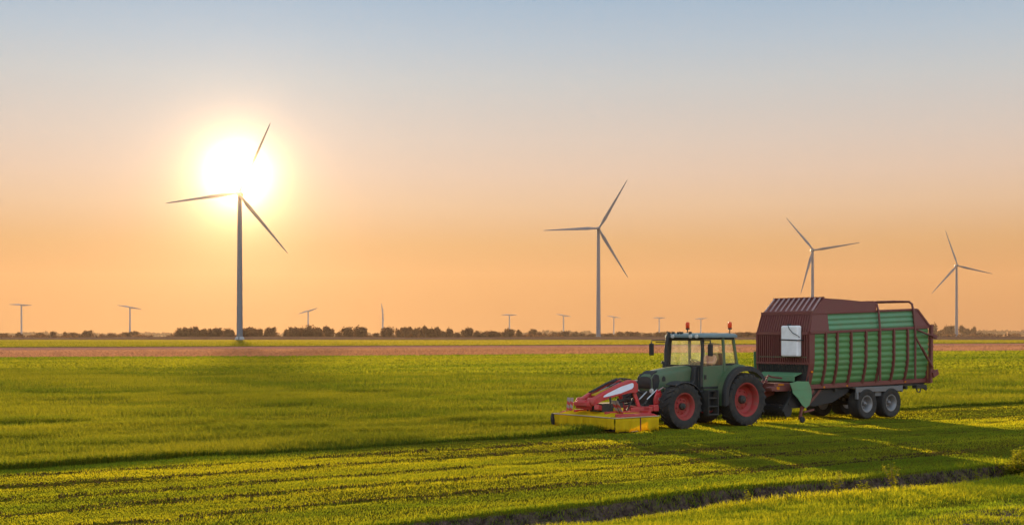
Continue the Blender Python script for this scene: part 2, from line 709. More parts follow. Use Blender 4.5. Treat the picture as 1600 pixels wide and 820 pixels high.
ps = axis_steps(-34, 26, 0.16, 4500)
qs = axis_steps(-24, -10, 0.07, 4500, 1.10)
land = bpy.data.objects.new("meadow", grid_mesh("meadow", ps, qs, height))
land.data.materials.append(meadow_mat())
COL.objects.link(land)
tag(land, kind='structure')


def crop_mat(name, ca, cb, stretch, trans, dist=0.3, scale=0.25):
    m, nt, out = new_mat(name)
    g = nt.nodes.new("ShaderNodeNewGeometry")
    v = g.outputs['Position']
    col = mixc(nt, rng(nt, nz(nt, v, scale, 6, 0.65, stretch=stretch), 0.3, 0.7), ca, cb)
    bh = nz(nt, v, 1.6, 6, 0.75)
    soil_surface(nt, out, col, bh, 1.0, dist, trans)
    return m


def sheet(name, poly, z, mat):
    me = bpy.data.meshes.new(name)
    me.from_pydata([(x, y, z) for x, y in poly], [], [tuple(range(len(poly)))])
    me.materials.append(mat)
    o = bpy.data.objects.new(name, me)
    COL.objects.link(o)
    tag(o, kind='structure')
    return o


def band(name, lo, hi, z, mat, x0=-3500, x1=4500):
    """field strip between two straight edges Y = a + b X"""
    (a, b), (c, d) = lo, hi
    n = 40
    xs = [x0 + (x1 - x0) * i / n for i in range(n + 1)]
    poly = [(x, a + b * x) for x in xs] + [(x, c + d * x) for x in reversed(xs)]
    return sheet(name, poly, z, mat)


PLOUGH = crop_mat("ploughed_red_soil", (0.36, 0.13, 0.075), (0.48, 0.20, 0.13), (0.02, 0.25, 1), None, 0.06, 0.6)
CROP = crop_mat("young_crop", (0.22, 0.19, 0.02), (0.34, 0.28, 0.04), (0.02, 0.3, 1), 0.2, 0.08)
DARKSOIL = crop_mat("dark_fallow_soil", (0.085, 0.042, 0.028), (0.13, 0.065, 0.045), (0.02, 0.25, 1), None, 0.25)

band("ploughed_field", (200, 0.476), (392, 0.545), 0.02, PLOUGH, -300, 600)
MARGIN = crop_mat("dark_field_margin", (0.10, 0.055, 0.022), (0.16, 0.09, 0.03), (0.02, 0.3, 1), None, 0.3)
band("field_margin", (392, 0.545), (418, 0.565), 0.03, MARGIN, -400, 600)
band("green_crop_field", (418, 0.565), (930, 0.0), 0.04, CROP, -700, 905)
sheet("fallow_field", [(-2600, 930), (3000, 930), (3000, 4480), (-2600, 4480)], 0.05, DARKSOIL)


def at(u, Y, z=0.0):
    """ground position that the photograph shows in column u at distance Y"""
    return Vector(((u - 800.0) / F_PX * Y, Y, z))


# low dike behind the green crop
def dike():
    m = MB()
    rnd = random.Random(3)
    rings = []
    for i in range(121):
        x = -900 + i * 15.0
        y = 1010 + 10 * math.sin(i * 0.17)
        h = 2.1 + 0.35 * math.sin(i * 0.31) + rnd.uniform(-.12, .12)
        if x > 700:
            h *= 0.9
        rings.append([(x, y - 9, -0.2), (x, y - 3.5, h * .7), (x, y - 1, h), (x, y + 2, h), (x, y + 9, -0.2)])
    m.loft(rings, cap=True, smooth=True)
    o = m.build("dike", DIKE, sharp=80)
    tag(o, kind='structure')


DIKE = crop_mat("dike_turf", (0.18, 0.085, 0.05), (0.25, 0.13, 0.075), (0.05, 0.3, 1), 0.3, 0.4)
dike()

# ---------------------------------------------------------------- far trees
TREE_LEAF = leaf_mat("far_tree_leaves", (0.070, 0.036, 0.026), (0.115, 0.056, 0.036), 0.3, False, 0.3, (1.4, 1.1, 0.4))
BARK = paint("bark", (0.09, 0.065, 0.045), 0.9, dirt=0.3, scale=1.0)


def crown_mesh(seed, w=1.0, flat=1.0, n=1300):
    """unit crown: leaf clumps filling uneven lobes, 1 high and about w wide, base at z = 0"""
    rnd = random.Random(seed)
    lobes = []
    for k in range(rnd.randint(9, 12)):
        a = rnd.uniform(0, 2 * math.pi)
        d = rnd.uniform(0.05, 0.30) * w
        lobes.append((Vector((math.cos(a) * d, math.sin(a) * d, rnd.uniform(0.25, 0.62))), rnd.uniform(0.24, 0.35)))
    m = MB()
    for i in range(n):
        c, r = rnd.choice(lobes)
        dv = Vector((rnd.gauss(0, 1), rnd.gauss(0, 1), rnd.gauss(0, 1))).normalized()
        p = c + Vector((dv.x * w ** .5, dv.y * w ** .5, dv.z * flat)) * r * rnd.uniform(0.35, 1.0)
        p.z = max(p.z, 0.03)
        nrm = (dv + Vector((rnd.uniform(-.8, .8), rnd.uniform(-.8, .8), rnd.uniform(-.8, .8)))).normalized()
        u = nrm.orthogonal().normalized()
        v = nrm.cross(u)
        s = rnd.uniform(0.03, 0.062)
        k = rnd.randint(5, 6)
        ring = [p + (u * math.cos(2 * math.pi * j / k) + v * math.sin(2 * math.pi * j / k)) * s * rnd.uniform(.7, 1.25) for j in range(k)]
        m.add(ring, [tuple(range(k))])
    ex = max(abs(q[0]) for q in m.v)
    ey = max(abs(q[1]) for q in m.v)
    ez = max(q[2] for q in m.v)
    xs_, ys_, zs_ = (sorted(abs(q[i]) for q in m.v) for i in range(3))
    ex, ey, ez = xs_[int(len(xs_) * .975)], ys_[int(len(ys_) * .975)], zs_[int(len(zs_) * .985)]
    m.v = [(q[0] / ex * .5, q[1] / ey * .5, q[2] / ez) for q in m.v]
    return m


def trunk_mb(seed):
    rnd = random.Random(seed)
    m = MB()
    top = Vector((rnd.uniform(-.03, .03), rnd.uniform(-.03, .03), 0.62))
    m.tube([(0, 0, 0), (top.x * .5, top.y * .5, .3), tuple(top)], [0.035, 0.025, 0.012], 6)
    for k in range(4):
        a = rnd.uniform(0, 6.28)
        z = rnd.uniform(.22, .45)
        m.tube([(0, 0, z), (math.cos(a) * .12, math.sin(a) * .12, z + .12), (math.cos(a) * .22, math.sin(a) * .22, z + .26)], [.014, .010, .004], 5)
    return m


PROTO = []
for s in range(9):
    w = [1.0, 1.3, 0.85, 1.5, 1.1, 0.7, 1.8, 1.2, 0.95][s]
    cm = crown_mesh(100 + s, w, [1, .9, 1.2, .8, 1, 1.4, .8, 1, 1.1][s])
    c = cm.build("crown", TREE_LEAF)
    t = trunk_mb(200 + s).build("trunk", BARK)
    PROTO.append((c.data, t.data))
    bpy.data.objects.remove(c)
    bpy.data.objects.remove(t)


def far_tree(u, vtop, wpx, Y, label, group, seed):
    rnd = random.Random(seed)
    x, y = (u - 800.0) / F_PX * Y, Y
    top = CAM_H + (HORIZON - vtop) / F_PX * Y
    width = wpx / F_PX * Y
    r = empty("tree", (x, y, 0), rnd.uniform(0, 6.28))
    tag(r, label, "tree", group)
    k = rnd.randrange(len(PROTO))
    cmesh, tmesh = PROTO[k]
    pw = [1.0, 1.3, 0.85, 1.5, 1.1, 0.7, 1.8, 1.2, 0.95][k] ** .5 * 1.0
    c = bpy.data.objects.new("crown", cmesh)
    t = bpy.data.objects.new("trunk", tmesh)
    for o in (c, t):
        COL.objects.link(o)
        o.parent = r
    base = 0.04 * top
    c.location = (0, 0, base)
    c.scale = (width * 1.12, width * 1.12, (top - base) * 1.04)
    t.scale = (top * .8, top * .8, top)
    return r


# (column, top row, width) of every crown one can tell apart on the skyline
TREES_L = [(4, 521, 13), (28, 519.6, 11), (62, 520.5, 10), (82, 518.5, 9), (102, 519, 5), (114, 520, 13), (137, 517, 14), (174, 521.6, 11), (197, 520, 12), (207, 518.3, 16)]
TREES_M = [(277, 516, 12), (284, 513.6, 16), (295, 512.6, 17), (306, 511.3, 9), (317, 515, 15), (330, 514.6, 14), (340, 513.4, 14), (357, 514.8, 15),
           (384, 514.2, 13), (393, 512.6, 15), (402, 515, 13), (407, 514.4, 6), (416, 513.4, 10), (424, 512.4, 14), (446, 515.3, 9), (456, 512.2, 11), (463, 513.2, 12), (472, 513.4, 13),
           (484, 510.4, 12), (498, 513, 11), (513, 511.3, 15), (529, 519, 9), (543, 512.2, 17), (564, 511.6, 17)]
TREES_C = [(587, 520.6, 8), (599, 514, 9), (606, 512.2, 14), (623, 513.4, 11), (632, 512.6, 15), (642, 512.4, 15), (650, 513.2, 8), (659, 512, 12), (665, 511, 9), (675, 514, 10), (684, 512.3, 14),
           (693, 518, 10), (703, 514.2, 9), (714, 520, 9), (730, 513.4, 16), (745, 518, 9), (756, 519, 12), (768, 517.6, 12), (779, 519, 10), (790, 517, 11), (797, 514.8, 13), (810, 516.4, 9)]
TREES_R = [(831, 515, 15), (841, 519.6, 9), (851, 521, 6), (868, 519.6, 12), (881, 518, 15), (896, 519, 13), (910, 520.4, 8), (925, 521.6, 12), (949, 521.4, 14), (971, 518.8, 13), (985, 518.4, 14), (996, 519, 12),
           (1012, 521, 14), (1030, 519.2, 14), (1044, 518.8, 14), (1156, 519.5, 13), (1170, 519.3, 13), (1181, 520, 11)]
TREES_E = [(1458, 507.6, 9), (1470, 516, 10), (1481, 510.4, 13), (1488, 510, 10), (1503, 510, 9), (1511, 514.4, 12), (1521, 511.6, 7), (1529, 520, 12), (1546, 521.4, 13)]


def near_what(u):
    marks = [(33, "the leftmost small turbine"), (203, "the second small turbine"), (372, "the sun turbine"),
             (482, "the small tilted turbine"), (598, "the upright small rotor"), (796, "the lone small turbine left of centre"),
             (881, "the small turbine before the middle one"), (935, "the middle big turbine"), (958, "the small turbine after the middle one"),
             (1030, "the tractor's far mirror"), (1165, "the tractor's right-hand beacon"), (1495, "the rightmost big turbine")]
    return min(marks, key=lambda m: abs(m[0] - u))


ORD = ["first", "second", "third", "fourth", "fifth", "sixth", "seventh", "eighth", "ninth", "tenth", "eleventh", "twelfth"]
ALLT = []
for lst, Y0, Y1, grp in ((TREES_L, 1150, 1500, "trees on the far left skyline"), (TREES_M, 1060, 1180, "trees along the skyline by the sun turbine"),
                         (TREES_C, 1100, 1250, "trees on the middle skyline"), (TREES_R, 1300, 1700, "trees on the skyline behind the tractor"),
                         (TREES_E, 1960, 2150, "pale trees by the rightmost turbine")):
    for (u, v, w) in lst:
        ALLT.append((u, v, w, Y0, Y1, grp))
ALLT.sort()
for i, (u, v, w, Y0, Y1, grp) in enumerate(ALLT):
    rnd = random.Random(int(u) * 7 + 1)
    mu, mn = near_what(u)
    same = [t for t in ALLT if near_what(t[0])[0] == mu and (t[0] < mu) == (u < mu)]
    same.sort(key=lambda t: abs(t[0] - mu))
    k = [t[0] for t in same].index(u)
    size = "wide" if w >= 15 else ("small" if w <= 9 else "rounded")
    tone = "pale hazy" if grp.startswith("pale") else "dark"
    lab = "%s %s tree, %s %s of %s" % (size, tone, ORD[k], "left" if u < mu else "right", mn)
    far_tree(u, v, w, rnd.uniform(Y0, Y1), lab, grp, int(u) + 17)


# far-off woods that read as one mass, and the scrub under the trees
def wood(name, u0, u1, Y, topf, depth, label, step=7.0, size=2.2, seed=1):
    rnd = random.Random(seed)
    m = MB()
    x0, x1 = (u0 - 800) / F_PX * Y, (u1 - 800) / F_PX * Y
    x = x0
    while x < x1:
        u = 800 + x / Y * F_PX
        h = max(0.6, CAM_H + (HORIZON - topf(u)) / F_PX * Y)
        hh = h * rnd.uniform(0.80, 1.06)
        w = rnd.uniform(1.0, 1.9) * step
        yy = Y + rnd.uniform(0, depth)
        for k in range(26):
            a = rnd.uniform(0, 6.28)
            rr = rnd.uniform(.3, 1)
            p = Vector((x + math.cos(a) * w * .6 * rr, yy + math.sin(a) * w * .5 * rr, hh * math.sqrt(rnd.uniform(0.02, 1 - 0.75 * rr ** 3 * .9)) * .97))
            nrm = Vector((rnd.uniform(-1, 1), rnd.uniform(-1, 1), rnd.uniform(-.6, 1))).normalized()
            uu = nrm.orthogonal().normalized()
            vv = nrm.cross(uu)
            s = size * rnd.uniform(.6, 1.2)
            ring = [p + (uu * math.cos(1.2566 * j) + vv * math.sin(1.2566 * j)) * s * rnd.uniform(.7, 1.2) for j in range(5)]
            ring = [Vector((q.x, q.y, max(q.z, 0.02))) for q in ring]
            m.add(ring, [tuple(range(5))])
        x += step * rnd.uniform(.45, .8)
    o = m.build(name, TREE_LEAF)
    tag(o, label, "woodland", kind='stuff')
    return o


def ridge_top(u):
    if u > 1515:
        return 516.0 - 1.6 * smooth(1515, 1560, u) + 0.4 * math.sin(u * .2)
    if 838 < u < 925:
        return 516.3 + .6 * math.sin(u * .3)
    if 1000 < u < 1200:
        return 519.6 + .4 * math.sin(u * .15)
    if 36 < u < 78:
        return 518.8
    return 520.4 + 0.9 * math.sin(u * 0.021) + .4 * math.sin(u * .11)


wood("distant_wood", -80, 1700, 4300, ridge_top, 160, "pale distant woods along the whole horizon", 16.0, 5.0, 5)
wood("scrub", -60, 880, 1230, lambda u: 522.6 + .6 * math.sin(u * .09) + .5 * math.sin(u * .31), 60, "low dark scrub under the skyline trees left of the middle turbine", 5.0, 1.0, 8)
wood("low_bushes", 820, 1700, 1800, lambda u: 521.6 + .6 * math.sin(u * .07) + .4 * math.sin(u * .33), 80, "low hazy bushes under the skyline from the middle turbine to the right edge", 6.0, 1.3, 9)


# ---------------------------------------------------------------- wind turbines
def blade_mb(length, chord, pitch=R(12), coning=0.03, nseg=16):
    """blade along +Z of the hub frame; the rotor lies in the X-Z plane, wind along Y"""
    rings = []
    for i in range(nseg + 1):
        t = i / nseg
        r = t * length
        if t < 0.05:
            c, th = chord * 0.58, chord * 0.50
        else:
            s = min(1.0, (t - 0.05) / 0.15)
            c = chord * (0.58 + 0.42 * s) if t < 0.2 else chord * (1.0 - 0.80 * ((t - 0.2) / 0.8) ** 0.85)
            th = chord * 0.50 * (1 - s) + c * 0.20 * s
        if i == nseg:
            c, th = c * 0.35, th * 0.4
        tw = pitch + R(14) * (1 - t) ** 2
        y0 = -coning * length * t * t
        ring = []
        for k in range(10):
            a = 2 * math.pi * k / 10
            px = (math.cos(a) * 0.5 + 0.12) * c
            py = math.sin(a) * 0.5 * th * (1.0 - 0.35 * math.cos(a))
            ring.append((px * math.cos(tw) - py * math.sin(tw), y0 + px * math.sin(tw) + py * math.cos(tw), 0.012 * length + r))
        rings.append(ring)
    return MB().loft(rings)


def big_turbine(u, Y, hub_v, tips, label):
    hubz = CAM_H + (HORIZON - hub_v) / F_PX * Y
    x, y = (u - 800.0) / F_PX * Y, Y
    root = empty("wind_turbine", (x, y, 0))
    tag(root, label, "wind turbine", "large three-bladed wind turbines")
    n = 9
    prof = [(2.15 - (2.15 - 1.45) * (i / n) ** 1.1, hubz * 0.985 * i / n) for i in range(n + 1)]
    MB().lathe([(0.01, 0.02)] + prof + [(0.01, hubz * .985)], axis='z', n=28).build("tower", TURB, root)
    f = MB().lathe([(3.4, -.3), (3.3, 1.3), (2.5, 2.3), (2.2, 2.4), (.1, 2.4)], axis='z', n=28)
    f.build("foundation", CONC, root, sharp=30)
    d = MB()
    d.box(-0.6, 0.6, -2.35, -2.05, 2.4, 4.7)
    d.bar((0, -2.5, 2.3), (0, -3.9, .4), 1.1, .15)
    d.build("door", GREY, root)
    nc = empty("rotor_head", (0, 0, hubz), 0, root)
    nc.name = "nacelle"
    bpy.data.objects.remove(nc)
    na = MB()
    rings = []
    for (yy, w, h) in ((-3.2, 1.3, 1.3), (-2.6, 1.7, 1.7), (1.5, 1.9, 1.95), (5.5, 1.7, 1.8), (7.2, 1.1, 1.25)):
        rings.append([(math.copysign(abs(math.cos(a)) ** .6, math.cos(a)) * w, yy, math.copysign(abs(math.sin(a)) ** .6, math.sin(a)) * h) for a in [2 * math.pi * k / 16 for k in range(16)]])
    na.loft(rings)
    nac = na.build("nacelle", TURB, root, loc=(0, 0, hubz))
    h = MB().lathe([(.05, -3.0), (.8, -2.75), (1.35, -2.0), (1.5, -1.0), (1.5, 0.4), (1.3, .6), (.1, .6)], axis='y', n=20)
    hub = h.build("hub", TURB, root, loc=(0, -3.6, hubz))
    for (dx, dy) in tips:
        L = math.hypot(dx, dy) / F_PX * (Y - 4.5)
        ang = math.atan2(dx, dy)             # from straight up, clockwise as seen from the camera
        b = blade_mb(L, 3.3).build("blade", TURB, root, loc=(0, -4.5, hubz))
        b.rotation_euler = (0, ang, 0)
    return root


big_turbine(374.5, 930, 303, [(-112, -16), (50, 108), (77, -93)], "tallest white wind turbine on the left with the sun glaring over its hub")
big_turbine(935, 1225, 357.5, [(-86, -3.5), (44, 75), (45, -76)], "white wind turbine in the middle, one blade level, left of the tractor's cab")
big_turbine(1269.5, 1536, 391, [(-43, 50), (72, 11.5), (-20, -68)], "white wind turbine rising from behind the forage wagon's roof")
big_turbine(1494.5, 1872, 415, [(-19.5, 54), (54, -13), (-41, -44)], "rightmost white wind turbine beyond the rear of the wagon")


def small_turbine(u, hub_v, tip_dx, tip_dy, Y, label):
    hubz = CAM_H + (HORIZON - hub_v) / F_PX * Y
    root = empty("two_bladed_turbine", ((u - 800.0) / F_PX * Y, Y, 0))
    tag(root, label, "wind turbine", "small two-bladed wind turbines on the horizon")
    MB().lathe([(.01, 0), (1.25, 0), (1.0, hubz * .5), (.85, hubz * .98), (.01, hubz * .98)], axis='z', n=14).build("tower", TURB_D, root)
    na = MB()
    na.box(-.8, .8, -1.2, 2.6, -.75, .75)
    na.lathe([(.05, -2.2), (.5, -1.9), (.6, -1.2), (.05, -1.2)], axis='y', n=12)
    na.build("nacelle", TURB_D, root, loc=(0, 0, hubz), bevel=.1)
    L = math.hypot(tip_dx, tip_dy) / F_PX * Y
    for s in (0, math.pi):
        b = blade_mb(L, 2.1, R(5), 0.045 if s == 0 else 0.045, 10).build("blade", TURB_D, root, loc=(0, -1.7, hubz))
        b.rotation_euler = (0, math.atan2(tip_dx, tip_dy) + s, 0)
    return root


TURB_D = paint("weathered_turbine_grey", (0.30, 0.29, 0.29), 0.6, dirt=0.2, scale=.3)
SM = [(33.5, 476.2, 18, -.6, 1560, "two-bladed turbine nearest the left edge, rotor level"),
      (203, 479.8, 19, -3.0, 1560, "two-bladed turbine second from the left, rotor sloping slightly down to the right"),
      (481.5, 485.8, 15, 4.6, 1640, "two-bladed turbine right of the sun turbine, rotor tilted up to the right"),
      (598, 488.5, -2.0, 15, 1640, "two-bladed turbine with its rotor standing upright"),
      (796, 491.8, 12.5, .3, 1900, "two-bladed turbine with level rotor midway between the sun turbine and the tractor"),
      (880.5, 492.6, 12, -2.0, 1960, "two-bladed turbine just left of the middle big turbine"),
      (959, 495.0, 11, -1.4, 2100, "two-bladed turbine just right of the middle big turbine"),
      (1030, 496.4, 10.5, .2, 2150, "two-bladed turbine over the tractor's far mirror"),
      (1095, 497.6, 10, .8, 2200, "two-bladed turbine between the tractor's two beacons")]
for a in SM:
    small_turbine(*a)

# ================================================================ vehicles (x rearward, y away from camera, z up)
VEH = (ORG[0], ORG[1], 0.0)


def veh_root(name, x, y, label, cat):
    X, Y = from_field(x, y)
    r = empty(name, (X, Y, 0), AX)
    tag(r, label, cat)
    return r


def tyre_mb(rad, w, rim, lugs=20, lug_h=0.03):
    m = MB()
    h = w / 2
    m.lathe([(rim, -h * .80), (rim + (rad - rim) * .35, -h * .98), (rad - .10 * rad, -h), (rad - .035 * rad, -h * .88), (rad - .015, -h * .5), (rad - .01, 0),
             (rad - .015, h * .5), (rad - .035 * rad, h * .88), (rad - .10 * rad, h), (rim + (rad - rim) * .35, h * .98), (rim, h * .80), (rim - .01, 0), (rim, -h * .80)], n=48, cap=False)
    # close the inner ring
    if lugs:
        for s in (-1, 1):
            for k in range(lugs):
                a0 = 2 * math.pi * (k + (0.5 if s > 0 else 0)) / lugs
                sec = []
                for (t, da) in ((0.0, 0.0), (0.45, 0.055), (1.0, 0.14)):
                    a = a0 - da * s * s * 1.6
                    y = s * (0.02 * w + t * h * 0.99)
                    rr = rad - (0.0 if t < .9 else 0.02)
                    wa = (0.030 + 0.012 * t) * 0.9 / rad
                    base = rr - lug_h * 1.6 - (0.05 if t > .9 else 0)
                    sec.append([(math.cos(a - wa) * base, y, math.sin(a - wa) * base), (math.cos(a + wa) * base, y, math.sin(a + wa) * base),
                                (math.cos(a + wa * .7) * (rr + lug_h * .5), y, math.sin(a + wa * .7) * (rr + lug_h * .5)), (math.cos(a - wa * .7) * (rr + lug_h * .5), y, math.sin(a - wa * .7) * (rr + lug_h * .5))])
                m.loft(sec, True, False)
    return m


def wheel(parent, x, y, z, rad, w, rim, rim_mat, side=-1, lugs=20, dish=0.12, lug_h=0.03, bolts=8):
    """rim disc with tyre and hub; side -1 faces the camera"""
    h = w / 2
    m = MB()
    s = side
    pr = [(rim - .05, -s * h * .7), (rim + .01, -s * h * .85), (rim, -s * h * .6), (rim - .06, -s * h * .2), (rim - .07, s * h * .3), (rim - .03, s * h * .72), (rim + .015, s * h * .86),
          (rim - .02, s * h * .84), (rim - .07, s * h * .60), (rim - .09, s * (h * .6 - dish * .8)), (rim * .62, s * (h * .6 - dish * 1.35)), (rim * .42, s * (h * .6 - dish * 1.2)), (.02, s * (h * .6 - dish * 1.2))]
    m.lathe(pr, n=40)
    for k in range(bolts):
        a = 2 * math.pi * k / bolts + .2
        bx, bz = math.cos(a) * rim * .50, math.sin(a) * rim * .50
        yy = s * (h * .6 - dish * 1.25)
        m.lathe([(.001, -.02), (.022, -.02), (.022, .045), (.001, .045)] if s > 0 else [(.001, -.045), (.022, -.045), (.022, .02), (.001, .02)], (bx, yy, bz), n=6, smooth=False)
    o = m.build("wheel", rim_mat, parent, loc=(x, y, z), sharp=35)
    tyre_mb(rad, w, rim, lugs, lug_h).build("tyre", RUBBER, o, sharp=35)
    hb = MB().lathe([(.01, 0), (rim * .26, 0), (rim * .24, s * .10), (rim * .15, s * .13), (rim * .11, s * .16), (.01, s * .16)], (0, s * (h * .6 - dish * 1.2), 0), n=20)
    hb.build("hub", rim_mat if rim_mat is SILVER else DARK, o, sharp=30)
    return o


wagon = veh_root("forage_wagon", 0, 0, "green and red-brown self-loading forage wagon hitched behind the tractor", "trailer")


def yside(z):
    """half width of the wagon body at height z"""
    if z >= 3.1:
        return 1.22 - (z - 3.1) * 0.13
    if z >= 2.2:
        return 1.22
    return 1.22 - 0.17 * ((2.2 - z) / 0.9) ** 1.6


def belt(x):
    return 3.05 + (x - 3.0) * 0.034


def bottom(x):
    return 1.27 + (x - 3.0) * 0.016


def toprail(x):
    return 3.70 + (x - 3.4) * 0.036


# green corrugated lower side panels, one for each bay
BAYS = [3.27, 3.80, 4.42, 5.15, 5.92, 6.68, 7.47, 8.24, 9.0, 9.58]
RIBX = [3.78, 4.38, 5.12, 5.92, 6.66, 7.47, 8.26]
for side in (-1, 1):
    for xa, xb in ((3.24, 3.78), (3.78, 4.38), (4.38, 5.12), (5.12, 5.92), (5.92, 6.66), (6.66, 7.47), (7.47, 8.26), (8.26, 9.52)):
        m = MB()
        rings = []
        nz_ = 73
        for x in (xa + .004, xb - .004):
            ring = []
            z0, z1 = bottom(x) + 0.02, belt(x)
            for i in range(nz_):
                t = i / (nz_ - 1)
                z = z0 + (z1 - z0) * t
                cw = 0.5 + 0.5 * math.cos(2 * math.pi * t * 9)
                y = yside(z) - 0.027 * cw ** 1.3 - .01
                ring.append((x, side * y, z))
            for i in range(nz_ - 1, -1, -1):
                p = ring[i]
                ring.append((p[0], p[1] - side * .012, p[2]))
            rings.append(ring)
        m.loft(rings, True, True)
        m.build("side_panel", GREEN_W, wagon, sharp=50)
    # upper leaning panel
    for xa, xb in ((3.98, 6.62), (6.62, 8.70)):
        m = MB()
        rings = []
        for x in (xa + .004, xb - .004):
            ring = []
            z0, z1 = belt(x) + .02, toprail(x)
            for i in range(33):
                t = i / 32
                z = z0 + (z1 - z0) * t
                y = yside(z) - 0.032 * (0.5 + 0.5 * math.cos(2 * math.pi * t * 3.5)) - .01
                ring.append((x, side * y, z))
            for i in range(32, -1, -1):
                p = ring[i]
                ring.append((p[0], p[1] - side * .012, p[2]))
            rings.append(ring)
        m.loft(rings, True, True)
        m.build("upper_panel", GREEN_L, wagon, sharp=50, label="pale green corrugated upper side panel")
    # ribs
    for x in RIBX:
        m = MB()
        zs = [bottom(x) - .06 + (belt(x) - bottom(x) + .06) * i / 12 for i in range(13)]
        rings = [[(x - .035, side * (yside(z) - .05), z), (x + .035, side * (yside(z) - .05), z), (x + .035, side * (yside(z) + .065), z), (x - .035, side * (yside(z) + .065), z)] for z in zs]
        m.loft(rings, True, False)
        m.build("rib", MAROON, wagon)
    # rails
    m = MB()
    for f, hh, dd in ((belt, .09, .045), (lambda x: bottom(x) - .07, .15, .05)):
        rings = []
        for x in (3.0, 9.58):
            z = f(x)
            y = yside(z)
            rings.append([(x, side * (y - .04), z - hh / 2), (x, side * (y + dd), z - hh / 2), (x, side * (y + dd), z + hh / 2), (x, side * (y - .04), z + hh / 2)])
        m.loft(rings, True, False)
    m.build("side_rail", MAROON, wagon, bevel=.008)
    m = MB()
    rings = []
    for x in (3.22, 8.95):
        z = toprail(x) + .02
        y = yside(z)
        rings.append([(x, side * (y - .04), z - .04), (x, side * (y + .03), z - .04), (x, side * (y + .03), z + .04), (x, side * (y - .04), z + .04)])
    m.loft(rings, True, False)
    m.build("top_rail", MAROON, wagon, bevel=.008)
    # corner post and the brown upper corner sheet
    m = MB()
    for z0, z1 in ((1.15, 2.2), (2.2, 3.02)):
        rings = [[(2.97, side * (yside(z) - .03), z), (3.235, side * (yside(z) - .03), z), (3.235, side * (yside(z) + .02), z), (2.97, side * (yside(z) + .02), z)] for z in np.linspace(z0, z1, 6)]
        m.loft(rings, True, False)
    m.build("corner_post", MAROON, wagon, bevel=.008)
    y0, y1 = side * (yside(3.1) - .03), side * (yside(3.1) + .012)
    m = MB()
    zt = toprail(3.98)
    yt = yside(3.7)
    outl = [(3.0, 3.10), (3.975, 3.13), (3.975, zt), (3.22, zt - .02)]
    vs = [(x, side * (yside(z) - .03), z) for x, z in outl] + [(x, side * (yside(z) + .012), z) for x, z in outl]
    m.add(vs, [(0, 1, 2, 3), (7, 6, 5, 4), (0, 4, 5, 1), (1, 5, 6, 2), (2, 6, 7, 3), (3, 7, 4, 0)])
    m.build("corner_sheet", MAROON, wagon)
    # rear upper triangle
    m = MB()
    outl = [(8.71, 3.30), (9.58, 3.33), (8.98, 3.90), (8.71, 3.90)]
    vs = [(x, side * (yside(z) - .03), z) for x, z in outl] + [(x, side * (yside(z) + .012), z) for x, z in outl]
    m.add(vs, [(0, 1, 2, 3), (7, 6, 5, 4), (0, 4, 5, 1), (1, 5, 6, 2), (2, 6, 7, 3), (3, 7, 4, 0)])
    m.bar((8.96, side * yside(3.9), 3.92), (9.60, side * 1.21, 3.30), .07, .07)
    m.build("rear_gusset", MAROON, wagon)

# front wall: upper slatted wall leaning back, lower grid, pale ledge
m = MB()
m.box(2.985, 3.01, -1.17, 1.17, 2.02, 3.02)
m.build("front_wall", MAROON, wagon)
m = MB()
for k in range(24):
    y = -1.14 + k * (2.28 / 23)
    m.box(2.93, 2.98, y - .018, y + .018, 2.0, 3.0)
m.box(2.925, 2.99, -1.19, 1.19, 1.96, 2.04)
m.box(2.92, 2.985, -1.19, 1.19, 2.99, 3.09)
m.build("front_grid", MAROON, wagon)
FT = [(2.99, 3.09), (3.20, 3.73), (3.80, 4.24), (4.9, 4.22), (6.60, 4.12)]


def ywid(z):
    return 1.20 - max(0, z - 3.1) * 0.06


m = MB()
for i in range(1):
    (xa, za), (xb, zb) = FT[0], FT[1]
    m.add([(xa, -ywid(za), za), (xa, ywid(za), za), (xb, ywid(zb), zb), (xb, -ywid(zb), zb), (xa + .03, -ywid(za), za), (xa + .03, ywid(za), za), (xb + .03, ywid(zb), zb), (xb + .03, -ywid(zb), zb)],
          [(0, 1, 2, 3), (7, 6, 5, 4), (0, 4, 5, 1), (1, 5, 6, 2), (2, 6, 7, 3), (3, 7, 4, 0)])
for k in range(22):
    t = -1 + 2 * k / 21
    m.bar((xa - .02, t * (ywid(za) - .02), za), (xb - .02, t * (ywid(zb) - .02), zb), .03, .03)
m.bar((xb - .01, -ywid(zb), zb), (xb - .01, ywid(zb), zb), .08, .10)
m.build("upper_front_wall", MAROON, wagon)
# sloping roof with raised slats, coloured pale for the sun's glint
(xa, za), (xb, zb) = FT[1], FT[2]
m = MB()
m.add([(xa + .03, -ywid(za), za + .03), (xa + .03, ywid(za), za + .03), (xb, ywid(zb), zb), (xb, -ywid(zb), zb), (xa + .03, -ywid(za), za), (xa + .03, ywid(za), za), (xb, ywid(zb), zb - .03), (xb, -ywid(zb), zb - .03)],
      [(0, 1, 2, 3), (7, 6, 5, 4), (0, 4, 5, 1), (1, 5, 6, 2), (2, 6, 7, 3), (3, 7, 4, 0)])
m.bar((xb, -ywid(zb) - .01, zb + .02), (xb, ywid(zb) + .01, zb + .02), .09, .07)
roof = m.build("roof", MAROON, wagon)
m = MB()
for k in range(10):
    t = -0.93 + 1.86 * k / 9
    p = Vector((xa + .07, t * ywid(za), za + .075))
    q = Vector((xb - .07, t * ywid(zb), zb - .03 + .055))
    m.bar(p, q, .06, .045)
m.build("roof_slats", PALE_SLAT, wagon, bevel=.01, label="slats on the sloping roof, coloured pale for sun glint")
m = MB()
